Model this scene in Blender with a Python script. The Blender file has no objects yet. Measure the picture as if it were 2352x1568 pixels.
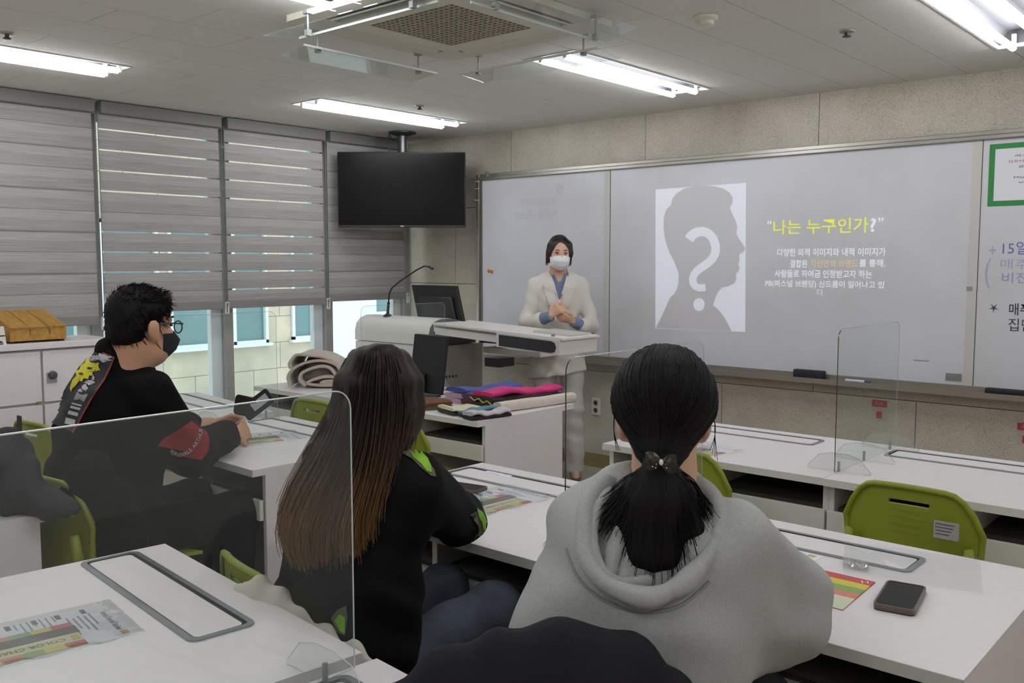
import bpy, bmesh, math, random
import numpy as np
from mathutils import Matrix, Vector
random.seed(7); rng = np.random.default_rng(7)
sc = bpy.context.scene
COL = sc.collection
PI = math.pi
# ---------------------------------------------------------------- camera, sky, exposure
CAMZ, YAW, TILT, FPX = 1.47, 0.718184, 0.0852873, 2112.4
cd = bpy.data.cameras.new('camera'); cam = bpy.data.objects.new('camera', cd); COL.objects.link(cam)
cam.location = (0, 0, CAMZ); cam.rotation_euler = (PI/2 - TILT, 0, YAW)
cd.sensor_width = 36; cd.lens = FPX/2352*36; cd.clip_start = .02; cd.clip_end = 200
sc.camera = cam
w = bpy.data.worlds.new('overcast_sky'); sc.world = w; w.use_nodes = True
w.node_tree.nodes['Background'].inputs[0].default_value = (.90, .96, 1.0, 1)
w.node_tree.nodes['Background'].inputs[1].default_value = 1.75
sc.view_settings.view_transform = 'Standard'; sc.view_settings.look = 'None'
sc.view_settings.exposure = 0.32; sc.view_settings.gamma = 1.0; sc.view_settings.use_curve_mapping = False
TUBE_STRENGTH = 24.0
sc.cycles.max_bounces = 8; sc.cycles.transparent_max_bounces = 24
sc.cycles.caustics_reflective = False; sc.cycles.caustics_refractive = False

# room: x = along the board wall, y = towards the board wall, z = up (metres)
XL, XR, YF, YB, ZC = -5.825, 2.6, 5.337, -2.6, 2.465
_c, _s = math.cos(YAW), math.sin(YAW); _ct, _st = math.cos(TILT), math.sin(TILT)
FWD = np.array([-_s*_ct, _c*_ct, -_st]); RGT = np.array([_c, _s, 0.0]); UPV = np.cross(RGT, FWD)
def at(px, py, d):
    """world point seen at a photo pixel, d metres along the view axis"""
    return np.array([0, 0, CAMZ]) + d*(FWD + RGT*((px-1176)/FPX) - UPV*((py-784)/FPX))

def hit(px, py, axis, val):
    d = at(px, py, 1.) - np.array([0, 0, CAMZ]); c0 = (0, 0, CAMZ)[axis]
    return np.array([0, 0, CAMZ]) + d*((val-c0)/d[axis])

# ---------------------------------------------------------------- materials
def lin(c):
    return tuple(((v/255)/12.92 if v <= 10.3 else ((v/255+.055)/1.055)**2.4) for v in c[:3]) + (1,)
MATS = {}
def mat(name, rgb, rough=.5, metal=0., spec=.5, var=None, bump=None, emit=None, sheen=0., transl=0., stretch=None, coat=0.):
    """var=(scale, amount[, rgb2]) colour mottling; bump=(scale, strength); stretch=xyz scale of the texture space"""
    if name in MATS: return MATS[name]
    m = bpy.data.materials.new(name); m.use_nodes = True; nt = m.node_tree; N = nt.nodes; L = nt.links
    b = N['Principled BSDF']; out = N['Material Output']
    b.inputs['Base Color'].default_value = lin(rgb); b.inputs['Roughness'].default_value = rough
    b.inputs['Metallic'].default_value = metal; b.inputs['Specular IOR Level'].default_value = spec
    if sheen: b.inputs['Sheen Weight'].default_value = sheen
    if coat: b.inputs['Coat Weight'].default_value = coat
    tc = None
    if var or bump:
        tc = N.new('ShaderNodeTexCoord'); mp = N.new('ShaderNodeMapping'); L.new(tc.outputs['Object'], mp.inputs[0])
        if stretch: mp.inputs['Scale'].default_value = stretch
    if var:
        n = N.new('ShaderNodeTexNoise'); n.inputs['Scale'].default_value = var[0]; n.inputs['Detail'].default_value = 4
        L.new(mp.outputs[0], n.inputs['Vector'])
        r = N.new('ShaderNodeValToRGB'); L.new(n.outputs['Fac'], r.inputs[0])
        c1 = lin(rgb); c2 = lin(var[2]) if len(var) > 2 else tuple(v*(1-var[1]) for v in c1[:3]) + (1,)
        r.color_ramp.elements[0].position = .35; r.color_ramp.elements[1].position = .65
        r.color_ramp.elements[0].color = c2; r.color_ramp.elements[1].color = c1
        L.new(r.outputs[0], b.inputs['Base Color'])
    if bump:
        n = N.new('ShaderNodeTexNoise'); n.inputs['Scale'].default_value = bump[0]; n.inputs['Detail'].default_value = 3
        L.new(mp.outputs[0], n.inputs['Vector'])
        bn = N.new('ShaderNodeBump'); bn.inputs['Strength'].default_value = bump[1]; bn.inputs['Distance'].default_value = .01
        L.new(n.outputs['Fac'], bn.inputs['Height']); L.new(bn.outputs[0], b.inputs['Normal'])
    if emit:
        b.inputs['Emission Color'].default_value = lin(emit[0]); b.inputs['Emission Strength'].default_value = emit[1]
    if transl:
        t = N.new('ShaderNodeBsdfTranslucent'); mx = N.new('ShaderNodeMixShader'); mx.inputs[0].default_value = transl
        t.inputs[0].default_value = lin(rgb)
        if var: L.new(r.outputs[0], t.inputs[0])
        L.new(b.outputs[0], mx.inputs[1]); L.new(t.outputs[0], mx.inputs[2]); L.new(mx.outputs[0], out.inputs[0])
    MATS[name] = m; return m
def clear(name, tint=(252, 254, 253), haze=.02, gloss=.06, hrgb=(215, 220, 220), gmax=.2):
    """thin clear sheet: see-through, a little mirror reflection at grazing angles, a little diffuse white haze"""
    if name in MATS: return MATS[name]
    m = bpy.data.materials.new(name); m.use_nodes = True; nt = m.node_tree; N = nt.nodes; L = nt.links
    for n in list(N): N.remove(n)
    out = N.new('ShaderNodeOutputMaterial'); t = N.new('ShaderNodeBsdfTransparent'); t.inputs[0].default_value = lin(tint)
    d = N.new('ShaderNodeBsdfDiffuse'); d.inputs[0].default_value = lin(hrgb)
    g = N.new('ShaderNodeBsdfGlossy'); g.inputs['Roughness'].default_value = .03
    lw = N.new('ShaderNodeLayerWeight'); lw.inputs[0].default_value = .12
    mp = N.new('ShaderNodeMapRange'); mp.inputs[3].default_value = gloss; mp.inputs[4].default_value = gmax
    L.new(lw.outputs['Fresnel'], mp.inputs[0])
    m1 = N.new('ShaderNodeMixShader'); m1.inputs[0].default_value = haze
    L.new(t.outputs[0], m1.inputs[1]); L.new(d.outputs[0], m1.inputs[2])
    m2 = N.new('ShaderNodeMixShader'); L.new(mp.outputs[0], m2.inputs[0]); L.new(m1.outputs[0], m2.inputs[1]); L.new(g.outputs[0], m2.inputs[2])
    L.new(m2.outputs[0], out.inputs[0]); MATS[name] = m; return m
def granite(name, dark, mid, light, scale=90):
    if name in MATS: return MATS[name]
    m = bpy.data.materials.new(name); m.use_nodes = True; nt = m.node_tree; N = nt.nodes; L = nt.links; b = N['Principled BSDF']
    tc = N.new('ShaderNodeTexCoord'); oi = N.new('ShaderNodeObjectInfo')
    ad = N.new('ShaderNodeVectorMath'); ad.operation = 'MULTIPLY_ADD'
    L.new(oi.outputs['Random'], ad.inputs[0]); ad.inputs[1].default_value = (31, 17, 23); L.new(tc.outputs['Object'], ad.inputs[2])
    n1 = N.new('ShaderNodeTexNoise'); n1.inputs['Scale'].default_value = scale; n1.inputs['Detail'].default_value = 5; n1.inputs['Roughness'].default_value = .75
    n2 = N.new('ShaderNodeTexNoise'); n2.inputs['Scale'].default_value = 7; n2.inputs['Detail'].default_value = 3
    for n in (n1, n2): L.new(ad.outputs[0], n.inputs['Vector'])
    mx = N.new('ShaderNodeMath'); mx.operation = 'MULTIPLY_ADD'; mx.inputs[1].default_value = .12; L.new(n2.outputs['Fac'], mx.inputs[0])
    m2 = N.new('ShaderNodeMath'); m2.operation = 'MULTIPLY'; m2.inputs[1].default_value = .88; L.new(n1.outputs['Fac'], m2.inputs[0]); L.new(m2.outputs[0], mx.inputs[2])
    r = N.new('ShaderNodeValToRGB'); L.new(mx.outputs[0], r.inputs[0]); e = r.color_ramp.elements
    e[0].position = .40; e[0].color = lin(dark); e[1].position = .60; e[1].color = lin(light); k = e.new(.48); k.color = lin(mid)
    L.new(r.outputs[0], b.inputs['Base Color']); b.inputs['Roughness'].default_value = .55
    MATS[name] = m; return m

WHITE = mat('white_laminate', (230, 224, 225), .42, var=(40, .03))
WEDGE = mat('white_edge_band', (218, 217, 209), .5)
GREYPL = mat('light_grey_plastic', (150, 150, 152), .4)
SILVER = mat('silver_frame', (150, 153, 158), .32, .75)
ALU = mat('brushed_aluminium', (178, 174, 166), .35, .8, var=(6, .15), stretch=(1, 30, 30))
DARKGAP = mat('dark_gap', (22, 22, 24), .7)
BLACKPL = mat('black_plastic', (20, 20, 22), .45)
BLACKGL = mat('black_screen', (6, 6, 7), .3, spec=.15)
GREEN = mat('olive_green_plastic', (140, 150, 40), .45, var=(3, .08))
CHROME = mat('grey_painted_tube', (176, 178, 180), .35, .4)
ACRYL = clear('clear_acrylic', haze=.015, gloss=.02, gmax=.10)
ACRYL_THIN = clear('clear_plastic_sleeve', haze=.02, gloss=.05, gmax=.35)
EDGE_L = mat('acrylic_edge_painted_bright', (215, 225, 222), .2, spec=.8)  # same acrylic as the dark edges, its bright look painted in
EDGE_D = mat('acrylic_edge_painted_dark', (40, 42, 46), .15, spec=.8)  # same acrylic, dark look against its background painted in
PAPER = mat('white_paper', (232, 232, 242), .6)
INK = mat('black_ink', (40, 40, 50), .7)

# ---------------------------------------------------------------- geometry: (verts, faces) pairs
def join(*gs):
    V = []; F = []
    for v, f in gs:
        o = len(V); V += [tuple(p) for p in v]; F += [tuple(i+o for i in q) for q in f]
    return V, F
def xf(g, M):
    return [tuple(M @ Vector(p)) for p in g[0]], g[1]
def mv(g, x=0, y=0, z=0): return [(p[0]+x, p[1]+y, p[2]+z) for p in g[0]], g[1]
def box(x0, x1, y0, y1, z0, z1, bev=0., seg=2):
    v = [(x0,y0,z0),(x1,y0,z0),(x1,y1,z0),(x0,y1,z0),(x0,y0,z1),(x1,y0,z1),(x1,y1,z1),(x0,y1,z1)]
    f = [(3,2,1,0),(4,5,6,7),(0,1,5,4),(1,2,6,5),(2,3,7,6),(3,0,4,7)]
    if not bev: return v, f
    bm = bmesh.new(); bv = [bm.verts.new(p) for p in v]
    for q in f: bm.faces.new([bv[i] for i in q])
    bmesh.ops.bevel(bm, geom=bm.edges[:], offset=bev, segments=seg, profile=.5, affect='EDGES')
    bm.verts.index_update(); r = ([tuple(p.co) for p in bm.verts], [tuple(p.index for p in fc.verts) for fc in bm.faces]); bm.free()
    return r
def frames(path):
    P = [Vector(p) for p in path]; T = []
    for i in range(len(P)):
        a = P[max(i-1, 0)]; b = P[min(i+1, len(P)-1)]; T.append((b-a).normalized())
    n = T[0].orthogonal().normalized(); out = []
    for i, t in enumerate(T):
        n = (n - t*n.dot(t))
        n = n.normalized() if n.length > 1e-6 else t.orthogonal().normalized()
        out.append((P[i], n, t.cross(n)))
    return out
def tube(path, r, n=8, cap=True, flat=1.):
    fr = frames(path); V = []; F = []
    for i, (p, a, b) in enumerate(fr):
        rr = r[i] if hasattr(r, '__len__') else r
        for k in range(n):
            t = 2*PI*k/n; V.append(tuple(p + a*(rr*math.cos(t)) + b*(rr*flat*math.sin(t))))
    for i in range(len(fr)-1):
        for k in range(n):
            F.append((i*n+k, i*n+(k+1) % n, (i+1)*n+(k+1) % n, (i+1)*n+k))
    if cap: F.append(tuple(range(n-1, -1, -1))); F.append(tuple(range((len(fr)-1)*n, len(fr)*n)))
    return V, F
def cyl(p0, p1, r0, r1=None, n=16): return tube([p0, p1], [r0, r0 if r1 is None else r1], n)
def prism(o, t0, t1, ax='z'):
    n = len(o)
    def pt(a, b, t): return (a, b, t) if ax == 'z' else ((a, t, b) if ax == 'y' else (t, a, b))
    V = [pt(a, b, t0) for a, b in o] + [pt(a, b, t1) for a, b in o]
    F = [tuple(range(n-1, -1, -1)), tuple(range(n, 2*n))] + [(i, (i+1) % n, (i+1) % n+n, i+n) for i in range(n)]
    if ax == 'y': F = [tuple(reversed(q)) for q in F]
    return V, F
def rrect(x0, x1, y0, y1, r, seg=4, corners=(1, 1, 1, 1)):
    o = []
    for cx, cy, a0, on in ((x1, y1, 0, corners[0]), (x0, y1, PI/2, corners[1]), (x0, y0, PI, corners[2]), (x1, y0, 1.5*PI, corners[3])):
        if not on: o.append((cx, cy)); continue
        ox = cx-r if cx == x1 else cx+r; oy = cy-r if cy == y1 else cy+r
        for k in range(seg+1):
            t = a0+PI/2*k/seg; o.append((ox+r*math.cos(t), oy+r*math.sin(t)))
    return o
def ring(o, i, t0, t1):
    n = len(o); V = [(a, b, t0) for a, b in o]+[(a, b, t1) for a, b in o]+[(a, b, t0) for a, b in i]+[(a, b, t1) for a, b in i]; F = []
    for k in range(n):
        j = (k+1) % n
        F += [(k, j, j+n, k+n), (k+n, j+n, j+3*n, k+3*n), (k+3*n, j+3*n, j+2*n, k+2*n), (k+2*n, j+2*n, j, k)]
    return V, F
def sheet(fn, nu, nv, th=0., skip=None):
    """fn(u,v)->point for u,v in 0..1; th = thickness along the normal"""
    P = np.array([[fn(i/nu, j/nv) for j in range(nv+1)] for i in range(nu+1)], float)
    du = np.gradient(P, axis=0); dv = np.gradient(P, axis=1); nn = np.cross(du, dv); nn /= np.linalg.norm(nn, axis=2, keepdims=True)+1e-9
    A = P.reshape(-1, 3); idx = lambda i, j: i*(nv+1)+j; m = len(A)
    F = []; cells = set((i, j) for i in range(nu) for j in range(nv) if not (skip and skip((i+.5)/nu, (j+.5)/nv)))
    for i, j in cells: F.append((idx(i, j), idx(i+1, j), idx(i+1, j+1), idx(i, j+1)))
    if not th: return [tuple(p) for p in A], F
    B = (P-nn*th).reshape(-1, 3); G = list(F)
    for q in G: F.append(tuple(k+m for k in reversed(q)))
    for i, j in cells:
        for (di, dj), (a, b) in (((-1,0),((i,j+1),(i,j))), ((1,0),((i+1,j),(i+1,j+1))), ((0,-1),((i,j),(i+1,j))), ((0,1),((i+1,j+1),(i,j+1)))):
            if (i+di, j+dj) not in cells: a = idx(*a); b = idx(*b); F.append((b, a, a+m, b+m))
    return [tuple(p) for p in np.vstack([A, B])], F
def lathe(prof, n=20):
    V = []; F = []
    for r, z in prof:
        for k in range(n): V.append((r*math.cos(2*PI*k/n), r*math.sin(2*PI*k/n), z))
    for i in range(len(prof)-1):
        for k in range(n): F.append((i*n+k, i*n+(k+1) % n, (i+1)*n+(k+1) % n, (i+1)*n+k))
    F.append(tuple(range(n-1, -1, -1))); F.append(tuple(range((len(prof)-1)*n, len(prof)*n)))
    return V, F

def tag(o, label=None, cat=None, group=None, kind=None):
    if label: o['label'] = label
    if cat: o['category'] = cat
    if group: o['group'] = group
    if kind: o['kind'] = kind
    return o
def _link(name, me, m, parent, loc, rot, smooth, label, cat, group, kind):
    if m is not None and not me.materials: me.materials.append(m)
    if smooth:
        me.polygons.foreach_set('use_smooth', [True]*len(me.polygons))
        if smooth != 'all': me.set_sharp_from_angle(angle=math.radians(40 if smooth is True else smooth))
    o = bpy.data.objects.new(name, me); COL.objects.link(o)
    if parent: o.parent = parent
    if loc is not None: o.location = loc
    if rot is not None: o.rotation_euler = rot
    return tag(o, label, cat, group, kind)
def mesh_from(g, name='m'):
    me = bpy.data.meshes.new(name)
    v = g[0].tolist() if isinstance(g[0], np.ndarray) else g[0]
    me.from_pydata(v, [], g[1]); me.update(); return me
def obj(name, g, m, parent=None, loc=None, rot=None, smooth=False, label=None, cat=None, group=None, kind=None):
    me = g if isinstance(g, bpy.types.Mesh) else mesh_from(g, name)
    return _link(name, me, m, parent, loc, rot, smooth, label, cat, group, kind)
def thing(name, label, cat, loc=(0, 0, 0), rz=0, group=None):
    o = bpy.data.objects.new(name, None); COL.objects.link(o); o.empty_display_size = .05
    o.location = loc; o.rotation_euler = (0, 0, rz); return tag(o, label, cat, group)
def struct(name, g, m, parent=None, **k): return obj(name, g, m, parent, kind=None if parent else 'structure', **k)
def dup(o, parent=None):
    c = o.copy(); COL.objects.link(c); c.parent = parent
    for ch in list(o.children): dup(ch, c)
    return c
_tc = {}
def text_geo(s, bold=0.):
    """flat mesh of a line of text, lower-left at 0,0, height of its box and width returned"""
    if (s, bold) in _tc: return _tc[(s, bold)]
    cu = bpy.data.curves.new('t', 'FONT'); cu.body = s; cu.size = 1; cu.resolution_u = 2; cu.fill_mode = 'FRONT'; cu.offset = bold
    o = bpy.data.objects.new('t', cu); me = o.to_mesh(); v = [tuple(p.co) for p in me.vertices]; f = [tuple(p.vertices) for p in me.polygons]
    bpy.data.objects.remove(o); bpy.data.curves.remove(cu)
    if not v: v = [(0,0,0),(1,0,0),(1,1,0)]; f = [(0,1,2)]
    A = np.array(v); lo = A.min(0); hi = A.max(0); A -= lo
    _tc[(s, bold)] = (A, f, hi[0]-lo[0], hi[1]-lo[1]); return _tc[(s, bold)]
def text(name, s, m, parent, org, xd, yd, width=None, height=None, bold=0.):
    """text whose box starts at org, runs along xd (unit) and up along yd (unit)"""
    A, f, wd, ht = text_geo(s, bold); sx = width/wd if width else height/ht; sy = height/ht if height else sx
    P = np.array(org)+A[:, :1]*sx*np.array(xd)+A[:, 1:2]*sy*np.array(yd)
    return obj(name, ([tuple(p) for p in P], f), m, parent)
# ================================================================ ROOM SHELL
FLOORM = mat('beige_vinyl_floor', (172, 161, 142), .45, var=(9, .12), bump=(60, .05))
PAINT = mat('off_white_paint', (226, 223, 216), .75)
CEILM = mat('ceiling_panel_white', (238, 238, 232), .85, var=(220, .10), bump=(260, .06))
GRAN = granite('speckled_granite', (156, 148, 134), (194, 186, 171), (210, 203, 190), 210)
TAN = mat('tan_wood_baseboard', (150, 128, 78), .5, var=(5, .2), stretch=(1, 8, 30))
struct('floor', box(XL-.1, XR, YB, YF+.03, -.06, 0), FLOORM)
struct('wall_right', box(XR, XR+.1, YB, YF, 0, ZC), PAINT)
struct('wall_back', box(XL, XR, YB-.1, YB, 0, ZC), PAINT)
wf = struct('wall_front', box(XL-.1, XR+.1, YF+.024, YF+.14, 0, ZC+.12), mat('wall_joint_dark', (70, 66, 60), .9))  # dark joint backing behind the slabs
rows = [(.094, .697, -2.86), (.697, 1.302, -2.253), (1.302, 1.907, -2.86), (1.907, ZC+.06, -2.262)]
for z0, z1, xs in rows:
    x = xs-1.2055*3
    while x < XR:
        a, b = max(x, XL-.02), min(x+1.2055, XR)
        if b > a+.02:
            o = obj('granite_slab', box(a+.002, b-.002, YF, YF+.024, z0+.002, z1-.002), GRAN, wf)
        x += 1.2055
struct('baseboard_front', box(XL, XR, YF-.008, YF+.02, 0, .094), TAN)

# ---------------- ceiling: slab, panels with openings for the lights and the air conditioner
LIGHT_X = (-4.765, -2.835, -1.035, .86); LIGHT_Y = ((3.52, 4.80), (1.05, 2.33), (-1.42, -.14)); LW = .15
AC = (-3.2, -2.25, 2.28, 3.2)
holes = [(x-LW+.008, x+LW-.008, a+.008, b-.008) for x in LIGHT_X for a, b in LIGHT_Y]
ce = struct('ceiling', box(XL-.1, XR+.1, YB-.1, YF+.1, ZC+.13, ZC+.2), mat('ceiling_void', (60, 58, 55), .9))
def cut(rects, h):
    out = []
    for x0, x1, y0, y1 in rects:
        hx0, hx1, hy0, hy1 = max(x0, h[0]), min(x1, h[1]), max(y0, h[2]), min(y1, h[3])
        if hx0 >= hx1 or hy0 >= hy1: out.append((x0, x1, y0, y1)); continue
        if x0 < hx0: out.append((x0, hx0, y0, y1))
        if hx1 < x1: out.append((hx1, x1, y0, y1))
        if y0 < hy0: out.append((hx0, hx1, y0, hy0))
        if hy1 < y1: out.append((hx0, hx1, hy1, y1))
    return [r for r in out if r[1]-r[0] > .004 and r[3]-r[2] > .004]
def panel(x0, x1, y0, y1, g=.0016):
    rs = [(x0+g, x1-g, y0+g, y1-g)]
    for h in holes: rs = cut(rs, h)
    if rs: obj('ceiling_panel', join(*[box(a, b, c, d, ZC, ZC+.012) for a, b, c, d in rs]), CEILM, ce)
k = 0; x = -5.79
panel(XL-.05, x, 1.0, YF+.02)
while x < -.2:
    y = 1.0; off = (2.385-1.0, 2.65-1.0)[k % 2] % .6
    ys = [1.0] + [1.0+off+.6*i for i in range(0, 9) if 1.0+off+.6*i < YF-.05] + [YF+.02]
    for a, b in zip(ys, ys[1:]):
        if b-a > .02: panel(x, x+.31, a, b)
    x += .31; k += 1
xe = x
panel(xe, XR+.05, YB-.05, YF+.02); panel(XL-.05, xe, YB-.05, 1.0)

# ---------------- fluorescent lights
TUBEM = mat('fluorescent_tube', (255, 255, 255), .4, emit=((249, 251, 254), TUBE_STRENGTH))
REFL = mat('grey_reflector', (74, 74, 78), .5)
def light_fixture():
    t = thing('ceiling_light', 'x', 'light', group='twin tube ceiling lights')
    y = .64; W = LW
    obj('housing', join(box(-W+.01, W-.01, -y+.01, y-.01, ZC+.072, ZC+.08), *[([(sx*W, -y, ZC), (sx*W, y, ZC), (sx*(W-.05), y, ZC+.072), (sx*(W-.05), -y, ZC+.072), (sx*(W+.004), -y, ZC), (sx*(W+.004), y, ZC), (sx*(W-.046), y, ZC+.078), (sx*(W-.046), -y, ZC+.078)],
        [(0,1,2,3),(7,6,5,4),(0,4,5,1),(2,6,7,3)]) for sx in (-1, 1)],
        *[box(-W, W, min(s*y, s*(y-.006)), max(s*y, s*(y-.006)), ZC, ZC+.078) for s in (-1, 1)]), REFL, t)
    obj('ridge', prism([(-.03, ZC+.072), (.03, ZC+.072), (0, ZC+.028)], -y+.03, y-.03, 'y'), REFL, t)
    o = rrect(-W-.006, W+.006, -y-.006, y+.006, .003, 1); i = rrect(-W+.004, W-.004, -y+.004, y-.004, .003, 1)
    obj('trim', ring(o, i, ZC-.004, ZC+.002), mat('white_trim', (200, 200, 198), .5), t)
    for sx in (-1, 1):
        tb = obj('tube', cyl((sx*.075, -.605, ZC-.014), (sx*.075, .605, ZC-.014), .0145, n=12), TUBEM, t, smooth=True)
        for s in (-1, 1): obj('socket', box(sx*.075-.009, sx*.075+.009, min(s*.605, s*.622), max(s*.605, s*.622), ZC-.022, ZC+.05), mat('white_plastic', (215, 215, 213), .4), t)
    return t
lab = {(0, 0): 'twin fluorescent ceiling light above the hanging black television', (1, 0): 'twin fluorescent ceiling light between the air conditioner and the whiteboard',
       (2, 0): 'twin fluorescent ceiling light by the board, right of the smoke detector', (0, 1): 'twin fluorescent ceiling light along the window blinds above the seated man'}
L0 = light_fixture(); first = True
for i, lx in enumerate(LIGHT_X):
    for j, (a, b) in enumerate(LIGHT_Y):
        t = L0 if first else dup(L0); first = False
        t.location = (lx, (a+b)/2, 0)
        t['label'] = lab.get((i, j), 'twin fluorescent ceiling light out over the back of the classroom')

# ---------------- ceiling air conditioner with its clear wind deflectors
ACM = mat('ac_cream_plastic', (224, 220, 206), .5)
ac = thing('ceiling_air_conditioner', 'square cream four-way ceiling air conditioner with perforated centre grille', 'air conditioner', ((AC[0]+AC[1])/2, (AC[2]+AC[3])/2, ZC))
h = .475
def ringsq(a, b, z0, z1): return ring(rrect(-a, a, -a, a, .02, 3), rrect(-b, b, -b, b, .01, 3), z0, z1)
obj('casing', ringsq(h, .40, -.028, -.001), ACM, ac)
obj('inner_panel', ringsq(.33, .235, -.034, -.004), ACM, ac)
obj('air_slot', box(-.405, .405, -.405, .405, -.010, -.006), DARKGAP, ac)
for k in range(4):
    v = obj('vane', xf(box(-.29, .29, -.024, .024, -.003, .003, .002, 1), Matrix.Rotation(.35, 4, 'X')), ACM, ac)
    a = k*PI/2; v.location = (.365*math.sin(a), -.365*math.cos(a), -.026); v.rotation_euler = (0, 0, a)
    cn = obj('corner_block', box(.30, .405, .30, .405, -.03, -.005), ACM, ac); cn.rotation_euler = (0, 0, a)
n = 17; st = .47/n
gr = [box(-.235+i*st-.0045, -.235+i*st+.0045, -.235, .235, -.032, -.022) for i in range(n+1)] + [box(-.235, .235, -.235+i*st-.0045, -.235+i*st+.0045, -.033, -.023) for i in range(n+1)]
obj('grille', join(*gr), mat('ac_grille_cream', (186, 178, 160), .5), ac)
def deflector(p, q, drop, out, name='wind_deflector', lb=''):
    """clear sheet hung along p-q below the ceiling; 'out' = unit vector it leans towards"""
    t = thing(name, lb, 'deflector', group='clear deflectors under the air conditioner')
    p = Vector(p); q = Vector(q); o = Vector(out); d = (q-p).normalized(); n = d.cross(o+Vector((0, 0, drop))).normalized()
    a = p; b = q; c = q+o*.17+Vector((0, 0, -drop)); e = p+o*.17+Vector((0, 0, -drop)); th = n*.002
    V = [a-th, b-th, c-th, e-th, a+th, b+th, c+th, e+th]
    obj('sheet', ([tuple(v) for v in V], [(3,2,1,0),(4,5,6,7),(0,1,5,4),(1,2,6,5),(2,3,7,6),(3,0,4,7)]), clear('deflector_acrylic', (250, 253, 251), .07, .05), t)
    obj('lip', tube([tuple(a), tuple(b)], .006, 4), mat('deflector_lip', (205, 208, 206), .3), t)
    for f in (.12, .88):
        m_ = a.lerp(b, f)+o*.03
        obj('bracket', join(cyl(tuple(m_), (m_.x, m_.y, ZC-.02), .004, n=6), box(m_.x-.014, m_.x+.014, m_.y-.014, m_.y+.014, ZC-.028, ZC-.014), box(m_.x-.01, m_.x+.01, m_.y-.01, m_.y+.01, m_.z-.012, m_.z+.012)), mat('bracket_grey', (150, 152, 150), .3), t)
zd = ZC-.10
deflector((-3.20, 2.36, zd), (-3.20, 3.12, zd), .02, (-1, 0, 0), lb='clear acrylic wind deflector along the window side of the air conditioner')
deflector((-3.13, 3.20, zd), (-2.32, 3.20, zd), .015, (0, 1, 0), lb='clear acrylic wind deflector on the board side of the air conditioner')
deflector((-2.25, 2.36, zd), (-2.25, 3.14, zd), -.03, (1, 0, 0), lb='clear acrylic wind deflector on the door side of the air conditioner')
deflector((-3.12, 2.28, zd), (-2.33, 2.28, zd), .02, (0, -1, 0), lb='clear acrylic wind deflector on the rear side of the air conditioner')
# small ceiling fittings
for p, r_, m_, lb in (((-4.345, 1.638), .018, 'dark', 'small dark sprinkler head beside the light over the seated man'), ((-4.351, 4.087), .018, 'dark', 'small dark sprinkler head beside the light above the television'), ((-1.585, 4.005), .02, 'dark', 'small dark sprinkler head alone between two lights near the board')):
    t = thing('sprinkler_head', lb, 'sprinkler', (p[0], p[1], ZC))
    obj('rosette', lathe([(r_*1.7, -.001), (r_*1.6, -.006), (r_*.8, -.008)], 14), mat('rosette_grey', (160, 158, 150), .5), t, smooth=True)
    obj('nozzle', lathe([(r_*.6, -.006), (r_*.5, -.02), (r_*.9, -.022), (r_*.9, -.026)], 12), mat('sprinkler_metal', (55, 52, 50), .4, .6), t)
sd = thing('smoke_detector', 'round cream smoke detector on the ceiling', 'smoke detector', (-1.93, 3.40, ZC))
obj('base', lathe([(.052, -.001), (.052, -.012), (.045, -.018)], 20), ACM, sd, smooth=True)
obj('dome', lathe([(.036, -.016), (.034, -.034), (.018, -.042)], 20), ACM, sd, smooth=True)
sp = thing('ceiling_speaker', 'round flat white ceiling speaker beside the smoke detector', 'speaker', (-1.50, 3.26, ZC))
obj('rim', lathe([(.125, -.001), (.122, -.01), (.112, -.012)], 28), ACM, sp, smooth=True)
obj('grille', lathe([(.112, -.006), (.05, -.016), (.001, -.018)], 28), mat('speaker_mesh', (180, 176, 166), .7), sp, smooth=True)

# ---------------- window wall
GREYF = mat('grey_window_mullion', (158, 154, 152), .5)
WHITEF = mat('white_window_frame', (225, 234, 238), .5)
struct('wall_left', join(box(XL-.1, XL, YB, .92, 0, ZC+.01), box(XL-.1, XL, .92, YF, 0, .30), box(XL-.1, XL, .92, YF, 2.40, ZC+.01)), PAINT)
bays = [5.31, 4.49, 3.603, 2.668, 1.78, .92]
GLASS = clear('window_glass', (248, 253, 253), .01, .04)
for i, (b, a) in enumerate(zip(bays, bays[1:])):
    wd = struct('window_%d' % (i+1), join(box(XL-.09, XL-.05, a, b, .30, .34), box(XL-.09, XL-.05, a, b, 2.36, 2.40)), WHITEF)
    obj('jamb', box(XL-.10, XL-.05, b-.115, b-.03, .30, 2.40), WHITEF, wd)
    obj('jamb', box(XL-.10, XL-.05, a, a+.03, .30, 2.40), WHITEF, wd)
    obj('mullion', box(XL-.06, XL, b-.032, b+.030, .30, 2.40), GREYF, wd)
    obj('pane', box(XL-.076, XL-.070, a+.02, b-.1, .33, 2.37), GLASS, wd)
struct('trim_1', box(XL, XL+.10, .92, YF, .26, .30), WHITE)

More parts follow.
